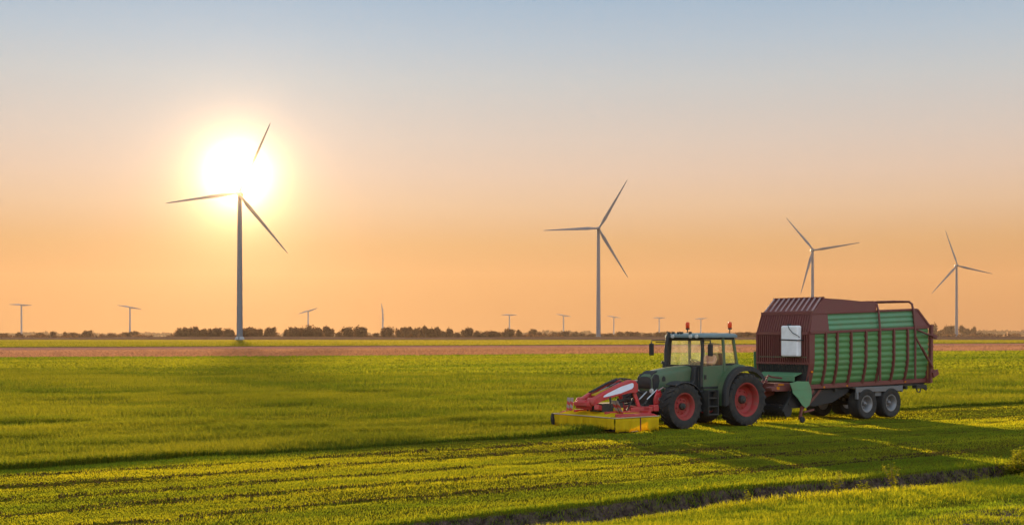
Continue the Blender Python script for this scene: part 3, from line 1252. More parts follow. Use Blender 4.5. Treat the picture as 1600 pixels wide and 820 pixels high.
# roof shell rearward: side sheets and a rounded lid
for side in (-1, 1):
    outl = [(3.24, 3.75), (6.60, 3.86), (6.60, 4.12), (4.9, 4.21), (3.80, 4.24)]
    vs = [(x, side * (ywid(z) - .02), z) for x, z in outl] + [(x, side * ywid(z), z) for x, z in outl]
    n = len(outl)
    m.add(vs, [tuple(range(n)), tuple(range(2 * n - 1, n - 1, -1))] + [(i, i + n, (i + 1) % n + n, (i + 1) % n) for i in range(n)])
m.strip([(3.80, 4.25), (4.9, 4.22), (6.6, 4.13)], -ywid(4.2), ywid(4.2), .03)
m.bar((6.6, -1.08, 4.0), (6.6, 1.08, 4.0), .06, .10)
m.build("roof_sheet", MAROON, wagon)

# tubular hoops and the rail between them
for x, zt in ((6.66, 4.16), (8.66, 4.20)):
    pts = []
    for side in (-1, 1):
        col = [(x, side * 1.27, 1.35), (x, side * 1.275, 2.2), (x, side * 1.275, 3.1), (x, side * 1.20, 3.85), (x - .03, side * 1.14, zt - .08), (x - .10, side * 1.05, zt)]
        pts += col if side < 0 else col[::-1]
    MB().tube(pts, .04, 8).build("hoop", MAROON, wagon)
m = MB()
for s in (-1, 1):
    m.tube([(6.6, s * 1.08, 4.17), (7.6, s * 1.08, 4.20), (8.58, s * 1.08, 4.21)], .028, 8)
m.build("roof_rail", MAROON, wagon)

# inner liner so that no daylight shows past the sheet edges
for side in (-1, 1):
    m = MB()
    rings = []
    for x in (3.2, 9.50):
        zs = [bottom(x) + (belt(x) - bottom(x)) * i / 10 for i in range(11)]
        rings.append([(x, side * (yside(z) - .09), z) for z in zs] + [(x, side * (yside(z) - .08), z) for z in reversed(zs)])
    m.loft(rings, True, False)
    rings = []
    for x in (3.5, 8.95):
        zs = [belt(x), toprail(x)]
        rings.append([(x, side * (yside(z) - .09), z) for z in zs] + [(x, side * (yside(z) - .08), z) for z in reversed(zs)])
    m.loft(rings, True, False)
    m.build("inner_wall", GREEN_W, wagon)

# floor, tailgate and rear frame
m = MB()
m.box(3.0, 9.5, -1.03, 1.03, 1.12, 1.2)
m.build("floor", DARK, wagon)
m = MB()
m.box(9.50, 9.56, -1.15, 1.15, 1.35, 3.28)
for k in range(6):
    y = -1.05 + k * .42
    m.box(9.56, 9.62, y - .03, y + .03, 1.35, 3.28)
for s in (-1, 1):
    m.bar((9.58, s * 1.24, 1.22), (9.62, s * 1.25, 3.36), .12, .12)
m.box(9.5, 9.66, -1.2, 1.2, 1.2, 1.36)
m.box(9.5, 9.66, -1.2, 1.2, 3.26, 3.36)
m.bar((9.64, -1.22, 1.7), (9.95, -1.22, 1.55), .07, .16)
m.build("tailgate", MAROON, wagon)
m = MB()
m.bar((8.62, -1.31, 2.92), (9.30, -1.33, 2.08), .05, .05)
m.tube([(8.95, -1.34, 2.52), (9.58, -1.35, 1.78)], .045, 8)
m.tube([(8.70, -1.31, 3.18), (9.25, -1.33, 3.02), (9.75, -1.33, 2.93)], .035, 8)
m.bar((9.60, -1.32, 2.96), (9.84, -1.32, 2.90), .08, .13)
m.bar((9.62, -1.32, 1.5), (9.92, -1.32, 1.62), .07, .2)
m.build("tailgate_ram", MAROON, wagon)
m = MB()
m.box(8.9, 9.5, -1.15, -.95, 1.02, 1.14)
m.tube([(8.95, -1.1, 1.05), (9.0, -1.1, .90), (9.15, -1.1, .88), (9.22, -1.1, 1.02)], .025, 6)
m.bar((9.25, -1.1, 1.1), (9.55, -1.1, .98), .06, .1)
m.build("rear_hook", DARK, wagon)
m = MB()
for y in (-1.0, 1.0):
    m.box(9.665, 9.70, y - .17, y + .17, 1.24, 1.34)
m.build("tail_light", ORANGE_LENS, wagon)
m = MB()
for (x, z) in ((3.12, 1.72), (3.9, 1.18), (5.1, 1.20), (8.3, 1.28)):
    yy = -(yside(z) + .05)
    m.box(x - .045, x + .045, yy - .012, yy + .004, z - .03, z + .03)
m.build("side_reflector", AMBER, wagon)

# chassis
m = MB()
for y in (-.5, .5):
    m.box(2.3, 8.9, y - .06, y + .06, .92, 1.12)
for x in (3.3, 4.6, 5.9, 7.2, 8.5):
    m.box(x - .05, x + .05, -1.02, 1.02, 1.0, 1.11)
m.build("chassis", DARK, wagon, bevel=.006)  # near-black instead of red-brown: shade under the wagon is in the paint
m = MB()
for s in (-1, 1):
    m.box(5.45, 8.0, s * 1.02 - .14, s * 1.02 + .14, 1.09, 1.135)
    m.box(5.45, 8.0, s * 1.17 - .02, s * 1.17 + .02, .96, 1.132)
    m.box(5.46, 5.55, s * 1.17 - .05, s * 1.17 + .05, .72, .96)
    m.box(6.6, 6.95, s * 1.0 - .1, s * 1.0 + .1, .80, 1.09)
    m.box(8.0, 8.06, s * 1.02 - .16, s * 1.02 + .16, .92, 1.16)
m.build("mudguard", GREY, wagon, bevel=.008)
m = MB()
for x in (6.05, 7.40):
    m.tube([(x, -1.0, .54), (x, 1.0, .54)], .07, 10)
for s in (-1, 1):
    m.bar((6.05, s * .62, .60), (6.72, s * .62, .82), .12, .1)
    m.bar((7.40, s * .62, .60), (6.72, s * .62, .82), .12, .1)
    m.box(6.6, 6.85, s * .62 - .08, s * .62 + .08, .74, .95)
m.build("axle", DARK, wagon)
for x in (6.03, 7.38):
    for s in (-1, 1):
        wheel(wagon, x, s * .99, .545, .545, .48, .29, SILVER, s, 0, .10)

# drawbar and hitch
m = MB()
m.bar((1.05, 0, .72), (2.6, -.35, 1.15), .16, .2)
m.bar((1.05, 0, .72), (2.6, .35, 1.15), .16, .2)
m.bar((2.5, -1.0, 1.2), (2.5, 1.0, 1.2), .2, .2)
m.bar((1.3, -.12, .9), (1.9, -.25, 1.55), .08, .08)
m.box(1.55, 2.35, -.95, -.35, 1.08, 1.36)
m.bar((1.3, -.9, 1.15), (1.55, -.9, 1.2), .3, .12)
m.tube([(.72, 0, .62), (1.1, 0, .68)], .06, 8)
m.tube([(1.45, -.6, 1.36), (1.6, -.62, 1.62), (1.9, -.5, 1.55), (2.4, -.5, 1.5)], .03, 6)
m.tube([(1.2, -.3, .95), (1.35, -.4, 1.2), (1.7, -.5, 1.42)], .025, 6)
m.build("drawbar", MAROON, wagon, bevel=.008)
m = MB()
m.tube([(.4, 0, .75), (1.2, 0, .85), (2.2, 0, .95)], .07, 10)
m.tube([(.25, -.25, 1.2), (.9, -.35, .95), (1.6, -.4, 1.3)], .02, 6)
m.tube([(.25, -.15, 1.25), (.9, -.2, 1.05), (1.6, -.25, 1.35)], .02, 6)
m.build("drive_shaft", BLACK, wagon)
m = MB()
m.box(1.62, 1.78, -.96, -.94, 1.14, 1.24)
m.box(1.72, 2.0, -.96, -.94, 1.28, 1.33)
m.build("warning_sticker", AMBER, wagon)

# pickup
m = MB()
m.lathe([(.01, -1.0), (.20, -1.0), (.20, 1.0), (.01, 1.0)], (2.15, 0, .42), n=20)
m.box(2.2, 3.1, -1.0, 1.0, .50, 1.1)
rnd = random.Random(4)
for r_ in range(6):
    for k in range(26):
        a = 2 * math.pi * r_ / 6 + (k % 2) * .3
        y = -.97 + k * .0776
        m.bar((2.15 + math.cos(a) * .18, y, .42 + math.sin(a) * .18), (2.15 + math.cos(a + .3) * .32, y, .42 + math.sin(a + .3) * .32), .012, .012)
m.bar((1.75, -1.0, .55), (1.78, 1.0, .55), .05, .05)
m.bar((2.55, -1.0, 1.2), (1.85, -1.02, .42), .05, .08)
m.build("pickup_reel", BLACK, wagon)
m = MB()
m.bar((3.35, -1.05, 1.1), (2.70, -1.12, .45), .07, .10)
m.bar((2.70, -1.12, .55), (2.62, -1.12, .12), .07, .08)
m.bar((2.80, -1.12, .36), (3.35, -1.08, .42), .05, .06)
m.bar((3.9, -.9, 1.1), (3.05, -1.0, .52), .06, .09)
m.build("pickup_arm", MAROON, wagon)
w2 = MB().lathe([(.02, -.04), (.09, -.045), (.11, -.02), (.11, .02), (.09, .045), (.02, .04)], (2.66, -1.18, .11), n=20)
w2.build("gauge_wheel", RUBBER, wagon)
m = MB()
SH = [(2.00, 1.36), (2.40, 1.42), (2.93, 1.40), (3.08, 1.12), (3.10, .86), (2.98, .60), (2.80, .50), (2.62, .60), (2.40, .84), (2.16, 1.02), (2.12, 1.16)]
m.prism(SH, -1.22, -1.20)
for (a, b) in (((2.14, 1.14), (3.04, 1.16)), ((2.40, .86), (3.06, .90))):
    m.bar((a[0], -1.225, a[1]), (b[0], -1.225, b[1]), .012, .03)
m.build("pickup_shield", GREEN_L, wagon, label="pale green side shield over the pickup")
m = MB()
m.prism([(2.60, 1.55), (2.98, 1.66), (2.98, 1.69), (2.60, 1.58)], -.88, .88)
m.box(2.58, 2.61, -.88, .88, 1.40, 1.575)
m.box(2.955, 2.985, -1.1, 1.1, 2.20, 2.24)
m.build("front_ledge", GREEN_L, wagon, label="pale green ledge under the front grid")
m = MB()
m.prism([(2.98, 1.45), (3.28, 1.45), (3.34, 2.40), (2.94, 2.40)], 1.31, 1.33)
m.build("front_flap", GREEN_L, wagon)
m = MB()
m.box(2.99, 3.02, -1.15, 1.15, 1.2, 2.0)
for k in range(20):
    m.bar((2.97, -1.05 + k * .11, 1.70), (2.90, -1.05 + k * .11, 1.98), .02, .03)
m.box(2.6, 2.99, -1.0, 1.0, 1.05, 1.15)
m.build("rotor_housing", DARK, wagon)

m = MB()
m.prism([(3.1, 1.10), (5.5, 1.10), (5.3, .92), (4.5, .62), (3.5, .50), (3.1, .60)], -.92, .92)
m.build("dark_fill_housing", BLACK, wagon, bevel=.02)  # black housing block, added to deepen the shade under the wagon

# white tank strapped to the front grid
can = veh_root("additive_canister", 2.80, -.56, "tall white plastic canister strapped to the wagon's front grid", "canister")
can.location.z = 2.24
m = MB()
m.box(-.12, .12, -.37, .37, 2.24, 3.30)
m.build("tank", WHITE, can, loc=(0, 0, -2.24), bevel=.05)
MB().lathe([(.01, 0), (.07, 0), (.07, .06), (.01, .06)], (0, .1, 3.30), axis='z', n=14).build("cap", BLACK, can, loc=(0, 0, -2.24))
m = MB()
m.bar((-.13, -.41, 2.80), (-.13, .41, 2.82), .012, .04)
m.bar((-.12, -.41, 2.80), (.16, -.41, 2.80), .012, .04)
m.build("strap", BLACK, can, loc=(0, 0, -2.24))
MB().tube([(-.13, .05, 3.34), (-.16, -.05, 3.2), (-.15, -.2, 3.05), (-.15, -.38, 2.98), (-.05, -.43, 2.9)], .012, 6).build("hose", BLACK, can, loc=(0, 0, -2.24))

# ================================================================ tractor
trac = veh_root("tractor", 0, 0, "dark green tractor with red wheel rims and two orange roof beacons, facing left", "tractor")
# wheels
for s in (-1, 1):
    wheel(trac, 0, s * .93, .865, .865, .56, .545, RED_RIM, s, 22, .16, .035, 8)
    wheel(trac, -2.76, s * .93, .725, .725, .48, .425, RED_RIM, s, 20, .08, .03, 8)
# chassis
m = MB()
m.box(-3.45, .35, -.26, .26, .62, 1.20)
m.box(-3.5, -3.3, -.34, .34, .55, 1.15)
m.box(-.35, .40, -.45, .45, .60, 1.30)
m.tube([(0, -.75, .865), (0, .75, .865)], .15, 12)
m.tube([(-2.76, -.72, .72), (-2.76, .72, .72)], .11, 10)
m.box(-2.95, -2.5, -.3, .3, .55, .95)
m.box(-1.55, -.9, -.36, -.26, .50, 1.1)
m.build("chassis", DARK, trac, bevel=.01)
# hood: loft of rounded cross-sections
m = MB()
SEC = [(-3.42, .30, 1.32, 1.58), (-3.39, .33, 1.20, 1.68), (-3.28, .365, 1.16, 1.765), (-3.08, .385, 1.18, 1.83), (-2.75, .40, 1.32, 1.89), (-2.3, .41, 1.36, 1.945), (-1.76, .42, 1.34, 1.985)]


def hood_ring(x, w, z0, z1, n=9):
    ring = [(x, -w, z0), (x, -w, z0 + (z1 - z0) * .55)]
    for k in range(n + 1):
        a = math.pi * k / n
        ring.append((x, -math.copysign(abs(math.cos(a)) ** .55, math.cos(a)) * w * .98, z1 - .17 + .17 * math.sin(a) ** .8))
    ring += [(x, w, z0 + (z1 - z0) * .55), (x, w, z0)]
    return ring


m.loft([hood_ring(*s) for s in SEC], True, True)
hood = m.build("hood", GREEN, trac, sharp=45)
m = MB()
m.loft([hood_ring(x - .012, w * sc, z0 + .03, z1 - .005) for (x, w, z0, z1), sc in zip([(-3.44, .27, 1.30, 1.55), (-3.405, .31, 1.24, 1.66)], (1, 1))], True, True)
# side grille patches that wrap round the nose
for s in (-1, 1):
    m.prism([(-3.39, 1.28), (-3.20, 1.30), (-3.14, 1.52), (-3.18, 1.70), (-3.29, 1.735), (-3.395, 1.60)], s * .30, s * .392)
m.prism([(-3.37, 1.60), (-3.29, 1.735), (-3.14, 1.80), (-3.12, 1.835), (-3.27, 1.79), (-3.40, 1.64)], -.26, .26)
m.build("grille", BLACK, hood, bevel=.01)
m = MB()
m.prism([(-3.04, 1.50), (-2.90, 1.50), (-2.90, 1.62), (-2.97, 1.68), (-3.04, 1.62)], -.40, -.392)
m.prism([(-2.62, 1.42), (-1.9, 1.42), (-1.9, 1.50), (-2.62, 1.48)], -.418, -.405)
m.build("air_vent", BLACK, hood)
for s in (-1, 1):
    m = MB().lathe([(.01, -.05), (.075, -.04), (.085, 0), (.01, .01)], (-3.43, s * .34, 1.20), axis='x', n=16)
    m.cur = 1
    m.box(-3.42, -3.32, s * .34 - .07, s * .34 + .07, 1.12, 1.28)
    m.build("headlight", [CLEAR_LENS, BLACK], trac)
# front axle details and linkage of the tractor
m = MB()
for s in (-1, 1):
    m.bar((-3.4, s * .30, .8), (-4.05, s * .40, .72), .07, .12)
    m.tube([(-3.3, s * .25, 1.1), (-3.8, s * .38, .78)], .045, 8)
m.tube([(-3.5, 0, 1.12), (-4.15, 0, 1.3)], .035, 8)
m.build("front_linkage", DARK, trac)
m = MB()
m.tube([(-3.52, -.2, 1.18), (-3.95, -.32, .95)], .022, 6)
m.tube([(-3.35, -.48, 1.25), (-3.75, -.46, .95)], .018, 6)
m.build("linkage_ram", CHROME, trac)
# front mudguards
for s in (-1, 1):
    m = MB()
    path = []
    for k in range(15):
        a = R(118 - k * 9.2)
        path.append((-2.76 + math.cos(a) * .82, .725 + math.sin(a) * .80))
    path[0] = (path[0][0] - .02, path[0][1] - .01)
    rings = [[(x, s * .70, z), (x, s * 1.16, z - .015), (x, s * 1.18, z - .05), (x * 1 + .0, s * 1.15, z - .035), (x, s * .70, z - .022)] for x, z in path]
    m.loft(rings, True, False)
    m.bar((-2.72, s * .55, 1.0), (-2.72, s * .75, 1.50), .05, .05)
    m.build("front_mudguard", BLACK, trac)
# rear mudguards: black arch with green inner panel
for s in (-1, 1):
    m = MB()
    rings, rings2 = [], []
    n = 22
    for k in range(n + 1):
        a = R(190 - k * (190 - 36) / n)
        # a slightly squared arch
        cx, cz = math.cos(a), math.sin(a)
        rr = 1.0 + .05 * abs(math.sin(2 * a))
        x, z = cx * rr * 1.02, .875 + cz * rr * 1.08
        xi, zi = cx * (rr - .05) * 1.02, .875 + cz * (rr - .05) * 1.08
        xj, zj = cx * (rr - .15) * 1.02, .875 + cz * (rr - .15) * 1.08
        rings.append([(x, s * 1.03, z), (x, s * 1.14, z), (xi * .5 + x * .5, s * 1.20, zi * .5 + z * .5), (xj, s * 1.21, zj), (xi, s * 1.17, zi), (xi, s * 1.03, zi)])
        rings2.append([(x, s * .66, z), (x, s * 1.028, z), (xi, s * 1.028, zi), (xi, s * .66, zi)])
    m.loft(rings, True, False)
    m.build("mudguard_lip", BLACK, trac)
    MB().loft(rings2, True, False).build("rear_mudguard", GREEN, trac)
    m = MB()
    out = [(-1.28, 1.18)]
    for k in range(14):
        a = R(172 - k * 12)
        out.append((math.cos(a) * .99, .875 + math.sin(a) * 1.04))
    poly = [(-1.60, 1.20), (-1.62, 1.96), (-.05, 2.02), (.30, 1.98)] + [(math.cos(R(a)) * 1.0, .875 + math.sin(R(a)) * 1.06) for a in range(72, 166, 6)]
    m.prism(poly, s * .70, s * .80)
    m.build("body_panel", GREEN, trac, bevel=.01)
    # green shoulder rising over the tyre from the cab
    m = MB()
    rr = []
    for a in range(95, 172, 7):
        x, z = math.cos(R(a)) * 1.035, .885 + math.sin(R(a)) * 1.115
        rr.append([(x, s * .70, z + .06), (x, s * .98, z + .015), (x, s * .98, z - .03), (x, s * .70, z - .03)])
    m.loft(rr, True, False)
    m.build("shoulder_panel", GREEN, trac, bevel=.008)

# cab
m = MB()
m.box(-1.66, -.05, -.78, .78, 1.18, 1.30)
m.box(-1.70, -1.62, -.70, .70, 1.2, 1.96)
m.build("cab_floor", DARK, trac)


def pillar(p, q, a, b, mat, name="cab_pillar"):
    MB().bar(p, q, a, b).build(name, mat, trac, bevel=.012)


for s in (-1, 1):
    pillar((-1.70, s * .78, 1.30), (-1.60, s * .76, 2.90), .07, .09, DARK)
    pillar((-.66, s * .82, 1.45), (-.72, s * .78, 2.90), .06, .10, GREEN)
    pillar((-.02, s * .74, 1.95), (-.22, s * .74, 2.90), .07, .10, GREEN)
m = MB()
for s in (-1, 1):
    m.bar((-1.66, s * .78, 2.86), (-.2, s * .76, 2.86), .06, .07)
    MB().bar((-1.64, s * .80, 1.28), (-.70, s * .80, 1.28), .05, .07).build('door_sill', BLACK, trac)
    m.bar((-.70, s * .79, 2.02), (-.02, s * .75, 2.02), .07, .07)
    m.bar((-.04, s * .75, 1.90), (-.22, s * .74, 2.88), .04, .05)
m.bar((-1.62, -.76, 2.84), (-1.62, .76, 2.84), .07, .09)
m.bar((-1.69, -.76, 1.97), (-1.69, .76, 1.97), .06, .07)
m.bar((-.22, -.74, 2.86), (-.22, .74, 2.86), .06, .08)
m.bar((-.04, -.74, 1.95), (-.04, .74, 1.95), .08, .16)
m.build("cab_frame", BLACK, trac, bevel=.01)
# roof
m = MB()


def rr_ring(z, x0, x1, y, r=.18, n=5):
    pts = []
    for (cx, cy, a0) in ((x1 - r, y - r, 0), (x0 + r, y - r, 90), (x0 + r, -y + r, 180), (x1 - r, -y + r, 270)):
        for k in range(n + 1):
            a = R(a0 + 90 * k / n)
            pts.append((cx + math.cos(a) * r, cy + math.sin(a) * r, z))
    return pts


m.loft([rr_ring(2.885, -1.74, -.06, .84), rr_ring(2.90, -1.80, -.03, .87), rr_ring(2.97, -1.80, -.03, .87), rr_ring(3.02, -1.74, -.08, .82), rr_ring(3.045, -1.5, -.25, .65)])
croof = m.build("cab_roof", ROOF, trac, sharp=30)
for y in (-.70, -.42, .42, .70):
    m = MB().lathe([(.01, -.03), (.06, -.03), (.065, .02), (.01, .03)], (-1.82, y, 2.935), axis='x', n=12)
    m.build("work_light", CLEAR_LENS, croof)
for y in (.75, .50, .25, .10, -.30):
    MB().box(-1.76, -1.68, y - .045, y + .045, 3.0, 3.085).build("roof_lamp", DARK, croof, bevel=.015)
for (x, y) in ((-.92, .66), (-.42, -.80)):
    b = MB()
    b.tube([(x, y, 2.95), (x, y, 3.20)], .018, 6)
    bb = b.build("beacon_stem", DARK, trac)
    q = MB().lathe([(.01, 0), (.062, 0), (.066, .03), (.066, .16), (.055, .20), (.01, .21)], (x, y, 3.20), axis='z', n=16)
    q.build("beacon", ORANGE_LENS, trac)
    MB().lathe([(.01, -.03), (.068, -.03), (.068, .02), (.01, .02)], (x, y, 3.19), axis='z', n=16).build("beacon_base", BLACK, trac)
MB().tube([(-.95, .6, 3.0), (-1.0, .6, 3.35)], .006, 5).build("antenna", BLACK, trac)


def pane(name, pts, off=.004):
    n = (Vector(pts[1]) - Vector(pts[0])).cross(Vector(pts[2]) - Vector(pts[0])).normalized() * off
    k = len(pts)
    m = MB()
    m.add([Vector(p) + n for p in pts] + [Vector(p) - n for p in pts], [tuple(range(k)), tuple(range(2 * k - 1, k - 1, -1))] + [(i, i + k, (i + 1) % k + k, (i + 1) % k) for i in range(k)])
    m.build(name, GLASS, trac)


pane("windscreen", [(-1.675, -.73, 2.0), (-1.675, .73, 2.0), (-1.61, .72, 2.82), (-1.61, -.72, 2.82)])
for s in (-1, 1):
    pane("door_glass", [(-1.64, s * .80, 1.97), (-.70, s * .82, 2.02), (-.74, s * .79, 2.82), (-1.58, s * .775, 2.82)])
    pane("side_glass", [(-.60, s * .80, 2.06), (-.08, s * .77, 2.06), (-.22, s * .76, 2.82), (-.66, s * .78, 2.82)])
pane("rear_glass", [(-.06, -.68, 2.04), (-.06, .68, 2.04), (-.20, .68, 2.82), (-.20, -.68, 2.82)])
m = MB()
m.bar((-1.60, -.83, 1.62), (-1.52, -.83, 1.62), .03, .14)
m.build("door_handle", BLACK, trac)
m = MB()
m.prism([(-1.64, 1.24), (-.72, 1.24), (-.70, 1.98), (-1.64, 1.95)], -.815, -.775)
m.build("door", GREEN, trac, bevel=.006)
# exhaust on the far side
m = MB()
m.tube([(-1.95, .62, 1.75), (-1.93, .62, 2.45), (-1.86, .62, 2.9), (-1.82, .62, 3.04)], [.06, .07, .065, .05], 12)
m.build("exhaust_pipe", BLACK, trac)
MB().tube([(-2.35, .30, 1.90), (-2.35, .30, 2.04)], .03, 8).lathe([(.01, 0), (.07, 0), (.075, .04), (.05, .09), (.01, .09)], (-2.35, .3, 2.04), axis='z', n=12).build("air_intake", BLACK, trac)
# mirrors
for s, x, y in ((-1, -1.67, -1.17), (1, -1.98, 1.28)):
    m = MB()
    m.tube([(-1.62, s * .80, 2.80), (x, y, 2.80), (x, y, 2.70)], .022, 6)
    if s > 0:
        m.tube([(-1.62, .80, 2.74), (x + .1, y - .1, 2.74)], .02, 6)
    mr = m.build("mirror", BLACK, trac)
    m = MB()
    m.box(x - .035, x + .035, y - .10, y + .10, 2.30, 2.70)
    m.build("mirror_housing", BLACK, mr, bevel=.03)
m = MB()
m.tube([(-.15, .75, 2.72), (.35, .80, 2.70), (.75, .80, 2.66), (.82, .62, 2.62), (.4, .60, 2.66)], .014, 6)
m.build("rear_arm", BLACK, trac)
# steps, tank, battery box
m = MB()
for k, z in enumerate((.42, .68, .94, 1.18)):
    m.box(-1.64, -1.22, -1.10 + k * .04, -.86, z - .015, z + .02)
m.box(-1.66, -1.63, -1.08, -.84, .38, 1.2)
m.box(-1.23, -1.20, -1.08, -.84, .38, 1.2)
m.build("step", DARK, trac)
m = MB()
m.prism([(-2.02, .58), (-1.20, .52), (-1.12, .70), (-1.22, 1.16), (-2.0, 1.2)], -.80, -.40)
m.prism([(-2.02, .58), (-1.20, .52), (-1.12, .70), (-1.22, 1.16), (-2.0, 1.2)], .40, .80)
m.prism([(-2.05, 1.2), (-1.62, 1.2), (-1.62, 1.94), (-1.78, 1.94), (-1.86, 1.5), (-2.05, 1.35)], -.62, -.42)
m.build("fuel_tank", BLACK, trac, bevel=.03)
# seat, wheel and dash
m = MB()
m.box(-.78, -.28, -.27, .27, 1.62, 1.76)
m.prism([(-.32, 1.70), (-.20, 1.70), (-.10, 2.38), (-.22, 2.38)], -.25, .25)
m.box(-.66, -.40, -.14, .14, 1.30, 1.62)
m.box(-.68, -.34, .32, .42, 1.86, 1.94)
m.build("seat", SEATM, trac, bevel=.035)
m = MB()
m.prism([(-1.62, 1.3), (-1.38, 1.3), (-1.30, 1.82), (-1.42, 2.02), (-1.60, 2.02)], -.18, .18)
m.build("dashboard", BLACK, trac, bevel=.02)
m = MB()
c = Vector((-1.16, 0, 2.06))
ax = Vector((.55, 0, .83)).normalized()
u, v = ax.orthogonal().normalized(), ax.cross(ax.orthogonal().normalized())
m.tube([c + (u * math.cos(2 * math.pi * k / 20) + v * math.sin(2 * math.pi * k / 20)) * .20 for k in range(21)], .016, 6, cap=False)
m.tube([c, (-1.38, 0, 1.80)], .03, 8)
for k in range(3):
    a = 2 * math.pi * k / 3
    m.tube([c, c + (u * math.cos(a) + v * math.sin(a)) * .20], .012, 5)
m.build("steering_wheel", BLACK, trac)
# rear hitch
m = MB()
m.box(.35, .52, -.14, .14, .55, .95)
for s in (-1, 1):
    m.bar((.30, s * .35, .7), (.95, s * .45, .72), .06, .10)
    m.tube([(.2, s * .4, 1.35), (.75, s * .42, .78)], .03, 6)
m.build("rear_hitch", DARK, trac)
# ---------------------------------------------------------------- driver
def skin_mesh(name, joints, edges, mat, parent, sub=2, root=0):
    me = bpy.data.meshes.new(name)
    me.from_pydata([j[0] for j in joints], edges, [])
    o = bpy.data.objects.new(name, me)
    COL.objects.link(o)
    me.materials.append(mat)
    sk = o.modifiers.new("skin", 'SKIN')
    sk.use_smooth_shade = True
    layer = me.skin_vertices[0].data if me.skin_vertices else None
    if layer is None:
        bm = bmesh.new()
        bm.from_mesh(me)
        bm.verts.layers.skin.verify()
        bm.to_mesh(me)
        bm.free()
        layer = me.skin_vertices[0].data
    for i, j in enumerate(joints):
        r = j[1]
        layer[i].radius = (r, r) if isinstance(r, (int, float)) else r
        layer[i].use_root = (i == root)
    ss = o.modifiers.new("sub", 'SUBSURF')
    ss.levels = ss.render_levels = sub
    o.parent = parent
    return o


DX = -.50        # seat position of the hips
drv = veh_root("person", DX, 0, "driver in a pink shirt seated at the wheel inside the tractor cab", "person")
drv.location.z = 1.76
J = [((0, 0, .10), (.13, .16)), ((.03, 0, .30), (.11, .15)), ((.02, 0, .48), (.10, .17)), ((0, 0, .56), .055), ((-.02, 0, .64), .048), ((-.035, 0, .72), .085), ((-.035, 0, .80), .088)]
E_ = [(0, 1), (1, 2), (2, 3), (3, 4), (4, 5), (5, 6)]
for s in (-1, 1):
    b = len(J)
    J += [((.01, s * .19, .50), .060), ((-.16, s * .26, .30), .042), ((-.42, s * .20, .30), .034), ((-.58, s * .15, .32), .028), ((-.64, s * .14, .34), (.020, .036))]
    E_ += [(2, b), (b, b + 1), (b + 1, b + 2), (b + 2, b + 3), (b + 3, b + 4)]
    for f in range(4):
        J += [((-.70, s * (.105 + .022 * f), .35), .009), ((-.715, s * (.105 + .022 * f), .32), .008)]
        E_ += [(b + 4, len(J) - 2), (len(J) - 2, len(J) - 1)]
    J += [((-.66, s * .09, .35), .010), ((-.69, s * .08, .34), .009)]
    E_ += [(b + 4, len(J) - 2), (len(J) - 2, len(J) - 1)]
    b = len(J)
    J += [((-.05, s * .10, .08), .085), ((-.47, s * .14, .07), .062), ((-.56, s * .14, -.30), .045), ((-.66, s * .14, -.36), .038)]
    E_ += [(0, b), (b, b + 1), (b + 1, b + 2), (b + 2, b + 3)]
body = skin_mesh("body", J, E_, SKIN, drv)
# nose, ears, eyes as small shapes on the head
m = MB()
m.tube([(-.115, 0, .79), (-.145, 0, .755), (-.115, 0, .745)], [.008, .016, .010], 6)
for s in (-1, 1):
    m.tube([(-.03, s * .085, .79), (-.025, s * .10, .77), (-.03, s * .085, .74)], .012, 6)
m.build("face", SKIN, body)
m = MB()
for s in (-1, 1):
    m.lathe([(.001, -.01), (.011, -.006), (.011, .006), (.001, .01)], (-.118, s * .033, .795), axis='x', n=8)
m.box(-.119, -.112, -.025, .025, .722, .728)
m.build("eyes_and_mouth", HAIR, body)
hj = [((-.02, 0, .83), (.092, .092)), ((.02, 0, .80), (.088, .09)), ((.04, 0, .74), (.06, .075))]
skin_mesh("hair", hj, [(0, 1), (1, 2)], HAIR, drv)
SJ = [((0, 0, .10), (.145, .175)), ((.03, 0, .30), (.128, .168)), ((.02, 0, .47), (.115, .185)), ((.0, 0, .545), .062)]
SE = [(0, 1), (1, 2), (2, 3)]
for s in (-1, 1):
    b = len(SJ)
    SJ += [((.01, s * .20, .49), .076), ((-.16, s * .265, .30), .056), ((-.40, s * .205, .30), .046)]
    SE += [(2, b), (b, b + 1), (b + 1, b + 2)]
skin_mesh("shirt", SJ, SE, SHIRT, drv)
TJ = [((0, 0, .07), (.15, .18))]
TE = []
for s in (-1, 1):
    b = len(TJ)
    TJ += [((-.06, s * .10, .08), .098), ((-.47, s * .14, .07), .075), ((-.56, s * .14, -.28), .06)]
    TE += [(0, b), (b, b + 1), (b + 1, b + 2)]
skin_mesh("trousers", TJ, TE, JEANS, drv)

# ================================================================ front mower
mow = veh_root("front_mower", -4.0, 0, "red and yellow disc mower carried on the front of the tractor", "mower")
OFF = (4.0, 0, 0)        # parts below are written in vehicle coordinates


def mpart(mb, name, mat, **k):
    return mb.build(name, mat, mow, loc=OFF, **k)


X0, X1 = -5.98, -4.20
RAIL = paint("dusty_rail", (0.42, 0.33, 0.20), 0.5, dirt=.5)
